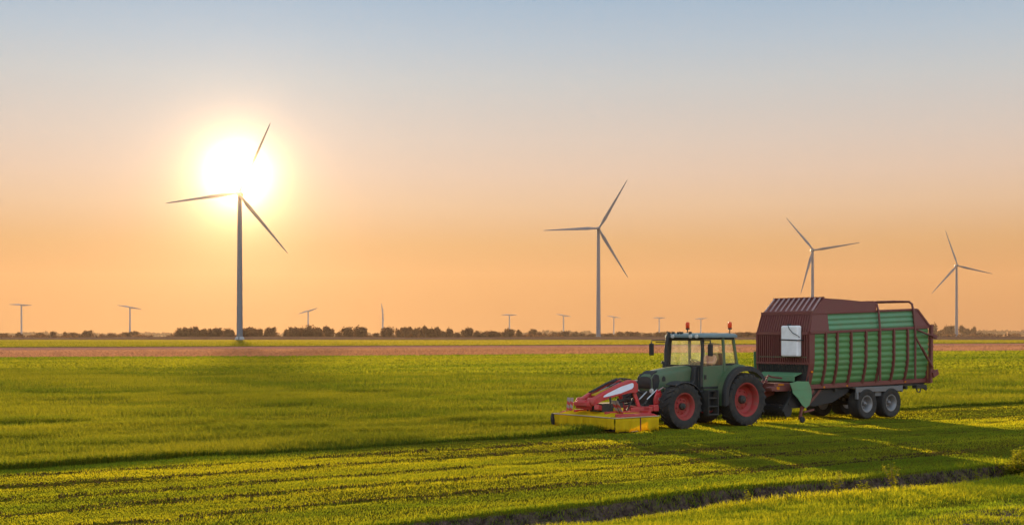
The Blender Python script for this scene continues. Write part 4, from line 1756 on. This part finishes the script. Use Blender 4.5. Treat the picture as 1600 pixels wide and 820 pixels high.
# top deck: yellow-edged front, red end plates
m = MB()
m.prism([(X0, .50), (X0 + .04, .52), (X0 + .45, .60), (X1 - .3, .58), (X1, .49), (X1, .47), (X1 - .3, .55), (X0 + .45, .57), (X0 + .04, .49)], -1.18, 1.18)
mpart(m, "deck", YELLOW, label="sunlit yellow canvas top over the mowing discs")
for s in (-1, 1):
    m = MB()
    m.prism([(X0 + .25, .50), (X0 + .40, .565), (X1 - .2, .575), (X1, .50)], s * 1.19, s * 1.50)
    m.bar((X0 + .3, s * 1.19, .56), (X1 - .05, s * 1.19, .56), .05, .06)
    mpart(m, "end_plate", RED, bevel=.006)
m = MB()
m.tube([(X1, -1.5, .49), (X1, -1.52, .50), (X0 + .05, -1.52, .49), (X0, -1.47, .49), (X0 - .02, 0, .50), (X0, 1.47, .49), (X0 + .05, 1.52, .49), (X1, 1.52, .49)], .018, 6)
mpart(m, "edge_rail", RAIL)


def curtain(p, q, z0, z1, name, folds, seed, mat=YELLOW):
    rnd = random.Random(seed)
    p, q = Vector(p), Vector(q)
    d = (q - p)
    nrm = Vector((-d.y, d.x, 0)).normalized()
    m = MB()
    nu = 60
    rows = []
    for j in range(5):
        t = j / 4
        row = []
        for i in range(nu + 1):
            u = i / nu
            w = (math.sin(u * folds * 6.28) * .032 + math.sin(u * folds * 2.3 * 6.28 + 1) * .016 + abs(math.sin(u * folds * 3.1 + seed)) * .03) * t
            c = p + d * u + nrm * w
            row.append((c.x, c.y, z1 + (z0 - z1) * t + .016 * t * math.sin(u * 13 + seed) + .008 * t * math.sin(u * 37)))
        rows.append(row)
    vs = [v for r_ in rows for v in r_]
    fs = [(j * (nu + 1) + i, j * (nu + 1) + i + 1, (j + 1) * (nu + 1) + i + 1, (j + 1) * (nu + 1) + i) for j in range(4) for i in range(nu)]
    m.add(vs, fs, True)
    o = mpart(m, name, mat)
    so = o.modifiers.new("thick", 'SOLIDIFY')
    so.thickness = .006
    return o


curtain((X0, 1.46, 0), (X0, 0.0, 0), .14, .49, "curtain", 3, 1)
curtain((X0, 0.0, 0), (X0, -1.46, 0), .14, .49, "curtain", 3, 2)
curtain((X0 + .04, -1.51, 0), (-4.98, -1.51, 0), .07, .48, "curtain", 2, 3)
curtain((-4.93, -1.51, 0), (X1, -1.51, 0), .07, .48, "curtain", 1.5, 4)
curtain((X0 + .04, 1.51, 0), (X1, 1.51, 0), .07, .48, "curtain", 3, 5)
m = MB().prism([(X0 - .02, .16), (X0 - .06, .30), (X0 - .03, .50), (X0 + .03, .50), (X0 + .03, .14)], 1.44, 1.54)
mpart(m, "corner_strip", BLACK)
m = MB().box(-4.965, -4.945, -1.53, -1.50, .08, .48)
mpart(m, "curtain_clamp", MAROON)
# cutter bar with discs under the deck
m = MB()
m.box(-5.75, -5.40, -1.45, 1.45, .06, .14)
for k in range(6):
    m.lathe([(.01, 0), (.22, 0), (.20, .03), (.08, .07), (.01, .08)], (-5.55, -1.2 + k * .48, .14), axis='z', n=20)
m.prism([(-5.72, .07), (-5.4, .03), (-4.9, .04), (-4.9, .06), (-5.4, .06)], -1.4, 1.4)
mpart(m, "cutter_bar", DARK)
# two sloping red booms forming an A in plan
for s in (-1, 1):
    y = s * .36
    m = MB()
    rings = []
    for (x, zt, zb, w) in ((-6.02, .93, .80, .07), (-5.85, 1.02, .80, .09), (-5.45, 1.20, .96, .10), (-4.85, 1.44, 1.10, .10), (-4.42, 1.575, 1.17, .10), (-4.20, 1.56, 1.16, .09), (-4.10, 1.46, 1.20, .08)):
        yy = y + s * (-.10) * (-(x + 4.1)) / 1.9 * 1.2
        rings.append([(x, yy - w, zb), (x, yy + w, zb), (x, yy + w, zt - .03), (x, yy + w * .6, zt), (x, yy - w * .6, zt), (x, yy - w, zt - .03)])
    m.loft(rings, True, False)
    mpart(m, "boom", RED, bevel=.012)
    m = MB()
    rr = []
    for (x, zt, zb) in ((-5.46, 1.10, 1.06), (-5.30, 1.18, 1.08), (-4.80, 1.37, 1.17), (-4.36, 1.48, 1.30), (-4.30, 1.46, 1.36)):
        yy = y + s * (-.10) * (-(x + 4.1)) / 1.9 * 1.2
        rr.append([(x, yy - .106, zb), (x, yy - .101, zb), (x, yy - .101, zt), (x, yy - .106, zt)])
    m.loft(rr, True, False)
    mpart(m, "white_stripe", WHITE_P)
m = MB()
m.tube([(-6.0, -.20, .88), (-6.0, .20, .88)], .10, 12)
m.bar((-6.0, -.3, .86), (-6.0, .3, .86), .2, .12)
m.bar((-5.4, -.30, 1.02), (-5.4, .30, 1.02), .16, .14)
m.bar((-5.85, -.5, .78), (-5.45, -.2, .72), .14, .16)
m.bar((-5.85, .5, .78), (-5.45, .2, .72), .14, .16)
m.lathe([(.01, -.14), (.11, -.12), (.13, 0), (.11, .12), (.01, .14)], (-5.86, -.26, .93), n=14)
m.lathe([(.01, -.14), (.11, -.12), (.13, 0), (.11, .12), (.01, .14)], (-5.86, .26, .93), n=14)
mpart(m, "pivot_beam", RED, bevel=.015)
m = MB()
m.tube([(-5.62, .02, 1.22), (-5.0, .0, 1.48), (-4.55, .05, 1.60)], .035, 8)
m.bar((-5.6, .13, 1.20), (-4.55, .20, 1.56), .10, .03)
m.tube([(-5.1, .1, 1.42), (-4.5, -.1, 1.62), (-4.1, -.1, 1.58)], .02, 6)
m.tube([(-5.0, -.1, 1.36), (-4.4, -.2, 1.60), (-4.05, -.1, 1.42), (-3.75, -.1, 1.25)], .018, 6)
m.tube([(-4.9, 0.1, 1.36), (-4.3, .2, 1.62), (-4.0, .1, 1.45), (-3.7, .1, 1.25)], .018, 6)
mpart(m, "hydraulic_hoses", DARK)
m = MB()
m.bar((-5.55, .02, 1.12), (-4.7, .05, 1.34), .16, .05)
mpart(m, "spring_cover", YELLOW_P)
m = MB()
for s in (-1, 1):
    m.bar((-4.22, s * .34, 1.25), (-4.02, s * .40, .68), .09, .11)
    m.bar((-4.5, s * .55, .66), (-3.95, s * .9, .68), .10, .12)
m.bar((-4.10, -1.05, .68), (-4.10, 1.05, .68), .14, .14)
m.bar((-4.28, -1.2, .60), (-4.28, 1.2, .60), .10, .10)
m.bar((-3.9, -.95, .62), (-3.9, -.95, .80), .22, .22)
mpart(m, "headstock", RED, bevel=.012)
m = MB().bar((-4.25, -.38, 1.35), (-4.25, .38, 1.35), .14, .2)
mpart(m, "cross_beam", RED, bevel=.01)
# round red drive plate beside the front wheel
m = MB()
m.lathe([(.01, -.03), (.20, -.03), (.21, 0), (.20, .04), (.01, .05)], (-3.38, -.62, .95), axis='y', n=18)
m.prism([(-3.54, .55), (-3.22, .55), (-3.18, .95), (-3.30, 1.25), (-3.44, 1.25), (-3.58, .95)], -.60, -.56)
m.bar((-3.95, -.62, .66), (-3.3, -.60, .68), .12, .16)
mpart(m, "side_plate", RED, bevel=.008)
m = MB()
m.lathe([(.01, -.02), (.06, -.02), (.06, .02), (.01, .02)], (-3.38, -.67, .95), axis='y', n=12)
mpart(m, "plate_bearing", PALE_SLAT)
m = MB()
m.tube([(-3.40, -.60, 1.22), (-3.25, -.66, 1.32), (-3.10, -.6, 1.28)], .02, 6)
mpart(m, "bent_pipe", PALE_SLAT)
# dark machinery between booms and deck
m = MB()
rnd = random.Random(8)
m.box(-5.45, -4.6, -.30, .30, .60, .86)
for k in range(10):
    x = rnd.uniform(-5.5, -4.4)
    y = rnd.uniform(-.5, .5)
    m.bar((x, y, .58), (x + rnd.uniform(-.2, .3), y + rnd.uniform(-.15, .15), rnd.uniform(.8, 1.1)), .05, .05)
m.tube([(-4.9, -.2, .86), (-4.3, -.1, .95), (-3.9, 0, .9)], .06, 8)
mpart(m, "gearbox", DARK, bevel=.008)
m = MB()
m.box(-5.05, -4.75, -.48, -.34, .62, .72)
mpart(m, "gearbox_cap", YELLOW_P)
m = MB()
for y in (-.75, .75):
    m.bar((-5.7, y, .60), (-4.3, y, .60), .10, .08)
mpart(m, "deck_beam", RED)
# warning boards with red and white diagonal stripes


DULL_WHITE = paint("scuffed_white", (0.32, 0.26, 0.24), 0.6, dirt=0.6)


def board(x, y, lean, name="warning_board"):
    """two upright plates, tilted back, striped"""
    m = MB()
    for dy in (0.0, .17):
        n = 4
        w, h = .13, .40
        for k in range(n):
            m.cur = k % 2
            za, zb = k / n * h, (k + 1) / n * h
            sk = .05
            def P(a, b, t):
                return (x + lean * b + t, y + dy + a, .60 + b)
            z00, z01 = max(0, za - sk * .5), zb - sk * .5
            pts = [(-w / 2, max(0, za - sk)), (w / 2, za), (w / 2, zb), (-w / 2, max(0, zb - sk) if k < n - 1 else zb)]
            vs = [P(a, b, -.008) for a, b in pts] + [P(a, b, .008) for a, b in pts]
            m.add(vs, [(0, 1, 2, 3), (7, 6, 5, 4), (0, 4, 5, 1), (1, 5, 6, 2), (2, 6, 7, 3), (3, 7, 4, 0)])
    m.cur = 2
    m.bar((x + .03, y + .08, .56), (x + .03 + lean * .3, y + .08, .90), .04, .04)
    m.build(name, [RED, DULL_WHITE, DARK], mow, loc=OFF)


board(-5.62, 1.02, .10)
board(-5.45, -1.22, -.55)

# ================================================================ grass and plants
def blades_mesh(X, Y, Z, h, w, lean, az, tint, rs):
    """every blade: a bent strip of three points a side, tapering to its tip"""
    n = len(X)
    ca, sa = np.cos(az), np.sin(az)
    fa = az + math.pi / 2 + rs.uniform(-.6, .6, n)
    fx, fy = np.cos(fa), np.sin(fa)
    base = np.stack([X, Y, Z - 0.01], -1)
    wv = np.stack([ca * w, sa * w, 0 * w], -1) * .5
    mid = base + np.stack([fx * lean * h * .35, fy * lean * h * .35, h * .6], -1)
    tip = base + np.stack([fx * lean * h, fy * lean * h, h * (1.02 - .22 * lean)], -1)
    v = np.stack([base - wv, base + wv, mid + wv * .8, mid - wv * .8, tip], 1).reshape(-1, 3)
    o = np.arange(n)[:, None] * 5
    quad = o + np.array([0, 1, 2, 3])
    tri = o + np.array([3, 2, 4])
    loops = np.concatenate([quad, tri], 1).reshape(-1)
    me = bpy.data.meshes.new("grass")
    me.vertices.add(n * 5)
    me.vertices.foreach_set('co', v.reshape(-1).astype(np.float32))
    me.loops.add(len(loops))
    me.loops.foreach_set('vertex_index', loops.astype(np.int32))
    me.polygons.add(2 * n)
    st = (np.arange(n)[:, None] * 7 + np.array([0, 4])).reshape(-1)
    me.polygons.foreach_set('loop_start', st.astype(np.int32))
    me.polygons.foreach_set('loop_total', np.tile([4, 3], n).astype(np.int32))
    me.update()
    at_ = me.attributes.new("tint", 'FLOAT', 'POINT')
    at_.data.foreach_set('value', np.repeat(tint, 5).astype(np.float32))
    return me


def scatter(zones, rs, margin=7.5):
    Xs, Ys, Ds = [], [], []
    for (d0, d1, dens) in zones:
        area = 0.43 * (d1 * d1 - d0 * d0) + 2 * margin * (d1 - d0)
        n = int(area * dens)
        u = rs.uniform(0, 1, n)
        Y = np.sqrt(d0 * d0 + u * (d1 * d1 - d0 * d0))
        X = rs.uniform(-1, 1, n) * (0.43 * Y + margin)
        Xs.append(X)
        Ys.append(Y)
    return np.concatenate(Xs), np.concatenate(Ys)


def edge_q(p):
    """boundary of the uncut grass: near edge ahead of the mower, far edge behind it"""
    w = 0.12 * np.sin(p * .9) + 0.08 * np.sin(p * 2.3 + 1)
    return np.where(p < -5.6, -1.15, 2.0) + w


rs = np.random.RandomState(11)
GZ = [(16.5, 23, 1900), (23, 32, 1200), (32, 46, 560), (46, 70, 170), (70, 110, 60)]
X, Y = scatter(GZ, rs)
P, Q = to_field(X, Y)
uncut = Q > edge_q(P)
dist = np.hypot(X, Y)
n1 = wav(P * .5, Q * 1.6, .6)
n2 = wav(P + 40, Q * 1.7 - 13, 1.6)
n3 = wav(P * .35 - 9, Q * 2.2, 2.2)
dd = Q - ditch_mid(P)
in_ditch = (dd > -0.90) & (dd < 0.80)
verge = (Q + 1.1 * n2 < -17.6)
keep = np.ones(len(X), bool)
r = rs.uniform(0, 1, len(X))
hang = (n2 > .05) & (dd > .30)
keep &= ~(in_ditch & (r > np.where(hang, .75, .06)))
keep &= ~(verge & (r > 0.35 + .35 * (n3 > .1)))
trk = np.zeros(len(X))
for tq in TRACKS:
    for off in (-.14, .14):
        trk = np.maximum(trk, np.exp(-((Q - tq - off - 0.1 * np.sin(P * .2)) / .07) ** 2) * np.clip(.55 + n2 * .9 + .5 * np.sin(P * 4 + tq * 3), 0, 1))
mown = ~uncut & (Q > -13.4)
keep &= ~(mown & (r < trk * .96 * (1 - .9 * smooth(-11, -2, P + .9 * Q + 5))))
patchy = mown & (Q < -9.6) & (n2 > .12)
keep &= ~(patchy & (r > .45))
# nothing grows through the machines: blades under wheels are pressed flat
X, Y, P, Q, uncut, dist, n1, n2, n3, mown = [a[keep] for a in (X, Y, P, Q, uncut, dist, n1, n2, n3, mown)]
Z = height(P, Q)
lod = np.clip(dist / 26.0, 1, 12) ** 0.75
nrand = rs.uniform(0, 1, len(X))
bank = Q < -14.9
hgt = np.where(uncut, rs.uniform(.13, .24, len(X)) * (1 + .35 * n2 + .25 * n3), rs.uniform(.028, .055, len(X)) * (1 + .4 * n2))
tuss = np.clip((wav(P * 2.1 + 7, Q * 3.3, 1.4) - .22) * 3, 0, 1)
hgt = np.where(uncut, hgt * (1 + .9 * tuss), hgt)
hgt = np.where(bank, rs.uniform(.05, .14, len(X)) * (1 + .5 * n2), hgt)
lip = (Q - ditch_mid(P) > .7) & (Q - ditch_mid(P) < 1.0)
hgt = np.where(lip, hgt * 1.7, hgt)
hgt = np.where((Q < ditch_mid(P)) & (Q > -15.9), hgt * .9, hgt)
swath = (P < -5.6) & (np.abs(Q - (-1.15) + .15) < .5)
press = (P > -5.9) & (P < 9.6) & (np.abs(Q) < 1.25)
hgt = np.where(press, np.minimum(hgt, .05), hgt)
hgt = np.clip(hgt, .02, .34) * np.where(dist > 110, 1.25, 1.0)
wid = rs.uniform(.0045, .0095, len(X)) * lod
lean = np.where(uncut, rs.uniform(.3, 1.5, len(X)), rs.uniform(.2, 1.3, len(X)))
az = rs.uniform(0, math.pi * 2, len(X))
strp = .6 * np.sin(Q * 1.15 + .4 + .3 * np.sin(P * .15)) + .5 * np.sin(Q * 3.3 + .2 * np.sin(P * .4))
tint = -.30 * tuss * uncut + np.clip(.52 + np.where(uncut, .34, .18) * n1 + .22 * n2 + np.where(uncut, .25, 0) * n3 + np.where(uncut, 0, .36 * strp) + rs.normal(0, .12, len(X)), 0, 1)

GRASS_MOWN = leaf_mat("mown_grass_blades", (0.075, 0.185, 0.020), (0.19, 0.31, 0.025), 0.58, tcol=(2.9, 1.45, 0.4))
BRIGHT_STALK = leaf_mat("brightening_stalks", (0.185, 0.100, 0.060), (0.27, 0.150, 0.095), 0.45, tcol=(1.25, 1.15, 1.1))  # backlit stalks added over the soil to brighten the ploughed strip
CROPM = leaf_mat("crop_leaves", (0.10, 0.11, 0.014), (0.20, 0.17, 0.03), 0.5)
SHADOW_CLIP = leaf_mat("shadow_toned_clippings", (0.035, 0.028, 0.012), (0.11, 0.075, 0.03), 0.15)  # dead grass, dark enough to carry the shadows of low ridges
GRASS_TALL = leaf_mat("uncut_grass_blades", (0.055, 0.100, 0.014), (0.145, 0.180, 0.022), 0.54, tcol=(2.1, 1.5, 0.5))


def grass(name, mask, mat, label):
    me = blades_mesh(X[mask], Y[mask], Z[mask], hgt[mask], wid[mask], lean[mask], az[mask], tint[mask], rs)
    me.name = name
    me.materials.append(mat)
    o = bpy.data.objects.new(name, me)
    COL.objects.link(o)
    tag(o, label, "grass", kind='stuff')
    return o


grass("mown_grass", ~uncut, GRASS_MOWN, "short freshly mown grass in the foreground and under the machines")
grass("uncut_grass", uncut, GRASS_TALL, "taller uncut grass stretching back from the mowing edge")

# far meadow and the green crop beyond the ploughed strip: broad leaf clumps, too far to see a blade
rs2 = np.random.RandomState(4)
fx, fy = scatter([(100, 180, 10), (180, 330, 4.0), (330, 560, 1.1), (560, 930, .55)], rs2, 6)
low, up = 204.8 + .476 * fx, 418 + .565 * fx
for nm, msk, mat_, lab in (("far_meadow_grass", fy < low - 1, GRASS_TALL, "uncut grass of the far meadow up to the ploughed strip"),
                           ("brightening_stalks", (fy > low) & (fy < up - 100), BRIGHT_STALK, "reddish stalks added to catch low sun and brighten the ploughed strip"),
                           ("crop_rows", fy > up + 2, CROPM, "yellow-green young crop in the far field beyond the ploughed strip")):
    a_, b_ = fx[msk], fy[msk]
    p_, q_ = to_field(a_, b_)
    k_ = len(a_)
    d_ = np.hypot(a_, b_)
    me = blades_mesh(a_, b_, height(p_, q_), rs2.uniform(.16, .30, k_) * (1 + .3 * wav(p_ * .2, q_ * .8, .6)), d_ * rs2.uniform(.0012, .0022, k_), rs2.uniform(.1, .7, k_),
                     rs2.uniform(0, 6.28, k_), np.clip(.5 + .45 * wav(p_ * .12, q_ * .5, .5) + rs2.normal(0, .12, k_), 0, 1), rs2)
    me.name = nm
    me.materials.append(mat_)
    o = bpy.data.objects.new(nm, me)
    COL.objects.link(o)
    tag(o, lab, "grass", kind='stuff')

# brown dead clippings along the wheel tracks, darkened to stand in for ridge shadows
rs3 = np.random.RandomState(9)
k_ = 52000
p_ = rs3.uniform(-32, 30, k_)
tr = np.array(TRACKS)[rs3.randint(0, len(TRACKS), k_)]
off = rs3.choice([-.22, .22], k_)
q_ = tr + off + 0.1 * np.sin(p_ * .2) + rs3.normal(0, .045, k_)
brk = wav(p_ * 2.2, tr * 9 + off * 20, 1.5)
ok = (brk > -.32) & (q_ > -13.2) & (rs3.uniform(0, 1, k_) < 1 - .93 * smooth(-11, -2, p_ + .9 * q_ + 5))
p_, q_ = p_[ok], q_[ok]
x_, y_ = from_field(p_, q_)
k_ = len(p_)
me = blades_mesh(x_, y_, height(p_, q_), rs3.uniform(.03, .085, k_), rs3.uniform(.012, .03, k_), rs3.uniform(.3, 1.2, k_), rs3.uniform(0, 6.28, k_), rs3.uniform(0, 1, k_), rs3)
me.name = "shadow_toned_clippings"
me.materials.append(SHADOW_CLIP)
o = bpy.data.objects.new("shadow_toned_clippings", me)
COL.objects.link(o)
tag(o, "broken lines of dead clippings coloured dark for ridge shadow along the wheel tracks", "cut grass", kind='stuff')

# dense standing edge of the uncut grass
k_ = 42000
p_ = rs3.uniform(-34, 60, k_)
q_ = edge_q(p_) + rs3.uniform(0, .55, k_) ** 1.0
ok = ~((p_ > -6.3) & (p_ < -3.6))
p_, q_ = p_[ok], q_[ok]
x_, y_ = from_field(p_, q_)
k_ = len(p_)
me = blades_mesh(x_, y_, height(p_, q_), rs3.uniform(.10, .25, k_) * np.clip(1 + .5 * wav(p_, q_, 1.2), .4, 1.5), rs3.uniform(.012, .022, k_), rs3.uniform(.2, .9, k_), rs3.uniform(0, 6.28, k_),
                 np.clip(.25 + rs3.normal(0, .2, k_), 0, 1), rs3)  # lower tint puts the edge's shade into the blade colour
me.name = "standing_grass_edge"
me.materials.append(GRASS_TALL)
o = bpy.data.objects.new("standing_grass_edge", me)
COL.objects.link(o)
tag(o, "shaded upright edge of the uncut grass beside the mown strip", "grass", kind='stuff')

# longer grass hanging over the ditch's far lip
k_ = 26000
p_ = rs3.uniform(-34, 34, k_)
q_ = ditch_mid(p_) + rs3.normal(.82, .12, k_)
ok = wav(p_ * 1.3, q_ * 2, 1.5) > rs3.uniform(-.6, .3, k_)
p_, q_ = p_[ok], q_[ok]
x_, y_ = from_field(p_, q_)
k_ = len(p_)
me = blades_mesh(x_, y_, height(p_, q_), rs3.uniform(.07, .19, k_) * np.clip(1 + .6 * wav(p_ + 5, q_, 1.6), .4, 1.6), rs3.uniform(.007, .014, k_), rs3.uniform(.4, 1.7, k_), rs3.uniform(0, 6.28, k_),
                 np.clip(.4 + rs3.normal(0, .25, k_), 0, 1), rs3)
me.name = "ditch_edge_grass"
me.materials.append(GRASS_MOWN)
o = bpy.data.objects.new("ditch_edge_grass", me)
COL.objects.link(o)
tag(o, "longer grass hanging over the edge of the ditch", "grass", kind='stuff')

# lumps of earth on the verge nearest the camera
CLOD = paint("earth_clod", (0.10, 0.06, 0.042), 0.95, dirt=0.6, dirt_col=(0.07, 0.045, 0.035), scale=12, bump=.6)
m = MB()
rnd = random.Random(21)
cnt = 0
while cnt < 1000:
    yy = rnd.uniform(18.5, 24)
    xx = rnd.uniform(-.42, .42) * yy
    p, q = to_field(xx, yy)
    k = q + .9 * float(wav(p, q, 1.1))
    dch = abs(q - float(ditch_mid(p)))
    if not ((k < -18.4 and rnd.random() < .10) or dch < .42):
        continue
    cnt += 1
    s = rnd.uniform(.012, .04) if rnd.random() < .85 else rnd.uniform(.04, .085)
    z = float(height(np.array([p]), np.array([q]))[0])
    rings = []
    for j in range(5):
        a = math.pi * j / 4
        rings.append([(xx + math.cos(b) * math.sin(a) * s * rnd.uniform(.7, 1.3) , yy + math.sin(b) * math.sin(a) * s * rnd.uniform(.7, 1.3), z + s * .3 - math.cos(a) * s * rnd.uniform(.5, .8)) for b in [6.28 * t / 7 for t in range(7)]])
    m.loft(rings, True, False)
o = m.build("earth_clods", CLOD)
tag(o, "brown lumps of earth on the bare verge and in the ditch", "soil", kind='stuff')

# ---------------------------------------------------------------- weeds by the ditch
WEED_LEAF = leaf_mat("weed_leaves", (0.10, 0.15, 0.015), (0.22, 0.23, 0.03), 0.58, False, 9.0, (1.9, 1.45, 0.5))
WEED_STEM = paint("weed_stem", (0.16, 0.12, 0.04), 0.8, dirt=.2)


def leaf_face(m, p, d, L, w):
    d = d.normalized()
    s = d.cross(Vector((0, 0, 1)))
    if s.length < .1:
        s = Vector((1, 0, 0))
    s.normalize()
    mid = p + d * L * .5 + Vector((0, 0, L * .08))
    tip = p + d * L - Vector((0, 0, L * .10))
    m.add([p, mid + s * w, tip, mid - s * w], [(0, 1, 2), (0, 2, 3)])


def weed(u, Y, hh, spread, stems, label, seed, name="weed", leaves=16, leafL=.06, brown=False):
    rnd = random.Random(seed)
    x = (u - 800) / F_PX * Y
    p, q = to_field(x, Y)
    z = float(height(np.array([p]), np.array([q]))[0])
    r = empty(name, (x, Y, z))
    tag(r, label, "plant", "weeds along the ditch")
    st, lf = MB(), MB()
    for k in range(stems):
        a = rnd.uniform(0, 6.28)
        d = spread * rnd.uniform(.1, 1)
        H_ = hh * rnd.uniform(.6, 1)
        pts = [Vector((math.cos(a) * d * t ** 1.4, math.sin(a) * d * t ** 1.4, H_ * t)) for t in (0, .33, .66, 1)]
        st.tube(pts, [.006, .005, .004, .002], 5)
        for j in range(leaves):
            t = rnd.uniform(.12, 1)
            i = min(2, int(t * 3))
            c = pts[i].lerp(pts[i + 1], t * 3 - i)
            b = rnd.uniform(0, 6.28)
            leaf_face(lf, c, Vector((math.cos(b), math.sin(b), rnd.uniform(-.2, .7))), leafL * rnd.uniform(.8, 1.6), leafL * .42)
        if rnd.random() < .6:
            for j in range(14):
                b = rnd.uniform(0, 6.28)
                leaf_face(lf, pts[3] + Vector((0, 0, -j * .012)), Vector((math.cos(b), math.sin(b), .6)), .03, .01)
    st.build("stem", WEED_STEM, r)
    lf.build("leaves", WEED_LEAF, r)
    return r


def bank_Y(u, q):
    t = (u - 800) / F_PX
    # q = -SA*(tY-ox) + CA*(Y-oy)
    return (q - SA * ORG[0] + CA * ORG[1]) / (CA - SA * t)


WEEDS = [(1309, -15.15, .52, .16, 6, "leafy weed at the ditch's near lip, left of the tall thin pair"), (1343, -15.1, .22, .10, 3, "short weed just right of the leafy one on the lip"),
         (1355, -15.05, .30, .08, 3, "small upright weed between the two larger lip weeds"), (1395, -15.0, .62, .22, 9, "largest bushy weed on the ditch lip, brownish top"),
         (1453, -15.05, .20, .08, 3, "small weed right of the largest lip weed"), (1483, -13.9, .35, .12, 3, "pale weed growing up the shaded ditch bank"),
         (1506, -15.0, .34, .07, 3, "thin weed below the pale bank weed"), (1529, -14.95, .45, .09, 4, "thin upright weed, first left of the green bush's gap"),
         (1541, -14.95, .28, .08, 3, "low weed close to the right edge on the ditch lip"), (1168, -15.0, .24, .10, 3, "small weed on the lip below the wagon's drawbar"),
         (1232, -15.2, .20, .12, 3, "low weed left of the leafy lip weed"), (836, -14.6, .18, .08, 3, "tiny weed in the ditch at its lower left end"),
         (1165, -11.6, .16, .08, 2, "tiny pale weed in the mown grass above the ditch")]
for i, (u, q, hh, sp, st, lab) in enumerate(WEEDS):
    weed(u, bank_Y(u, q), hh, sp, st, lab, 40 + i, leaves=14 if hh > .3 else 9)


def bush(u, q, w, hh, label, seed):
    rnd = random.Random(seed)
    Y = bank_Y(u, q)
    x = (u - 800) / F_PX * Y
    r = empty("bush", (x, Y, -.35))
    tag(r, label, "bush")
    st, lf = MB(), MB()
    for k in range(34):
        a = rnd.uniform(0, 6.28)
        d = w * math.sqrt(rnd.uniform(.02, 1))
        H_ = hh * (1 - .45 * (d / w) ** 2) * rnd.uniform(.75, 1.08)
        top = Vector((math.cos(a) * d, math.sin(a) * d, H_))
        b0 = Vector((math.cos(a) * d * .4, math.sin(a) * d * .4, 0))
        st.tube([b0, b0.lerp(top, .5) + Vector((0, 0, .04)), top], [.008, .006, .003], 5)
        for j in range(46):
            c = b0.lerp(top, rnd.uniform(.25, 1.03)) + Vector((rnd.uniform(-.09, .09), rnd.uniform(-.09, .09), rnd.uniform(-.03, .03)))
            bb = rnd.uniform(0, 6.28)
            leaf_face(lf, c, Vector((math.cos(bb), math.sin(bb), rnd.uniform(-.3, .8))), rnd.uniform(.06, .12), rnd.uniform(.022, .042))
    st.build("stem", WEED_STEM, r)
    lf.build("leaves", WEED_LEAF, r)


bush(1600, -14.25, .52, .78, "dense leafy green bush filling the ditch at the right edge", 77)

# ================================================================ evening haze
HZ = 0.000036
m = MB().box(-6900, 6900, -6900, 6900, -2.2, 330)
hz = m.build("haze", None)
hm, nt, out = new_mat("evening_haze")
ad = nt.nodes.new("ShaderNodeAddShader")
for i, (dens, g, c) in enumerate(((HZ, 0.3, (0.90, 0.68, 0.48)), (9.0e-7, 0.993, (0.80, 0.66, 1.0)))):   # fine haze, and an added forward-scattering lobe for the glare round the sun
    pv = nt.nodes.new("ShaderNodeVolumePrincipled")
    pv.inputs['Color'].default_value = (*c, 1)
    pv.inputs['Density'].default_value = dens
    pv.inputs['Anisotropy'].default_value = g
    nt.links.new(pv.outputs[0], ad.inputs[i])
nt.links.new(ad.outputs[0], out.inputs['Volume'])
hz.data.materials.append(hm)
tag(hz, "thin warm evening haze over the whole plain", "haze", kind='stuff')
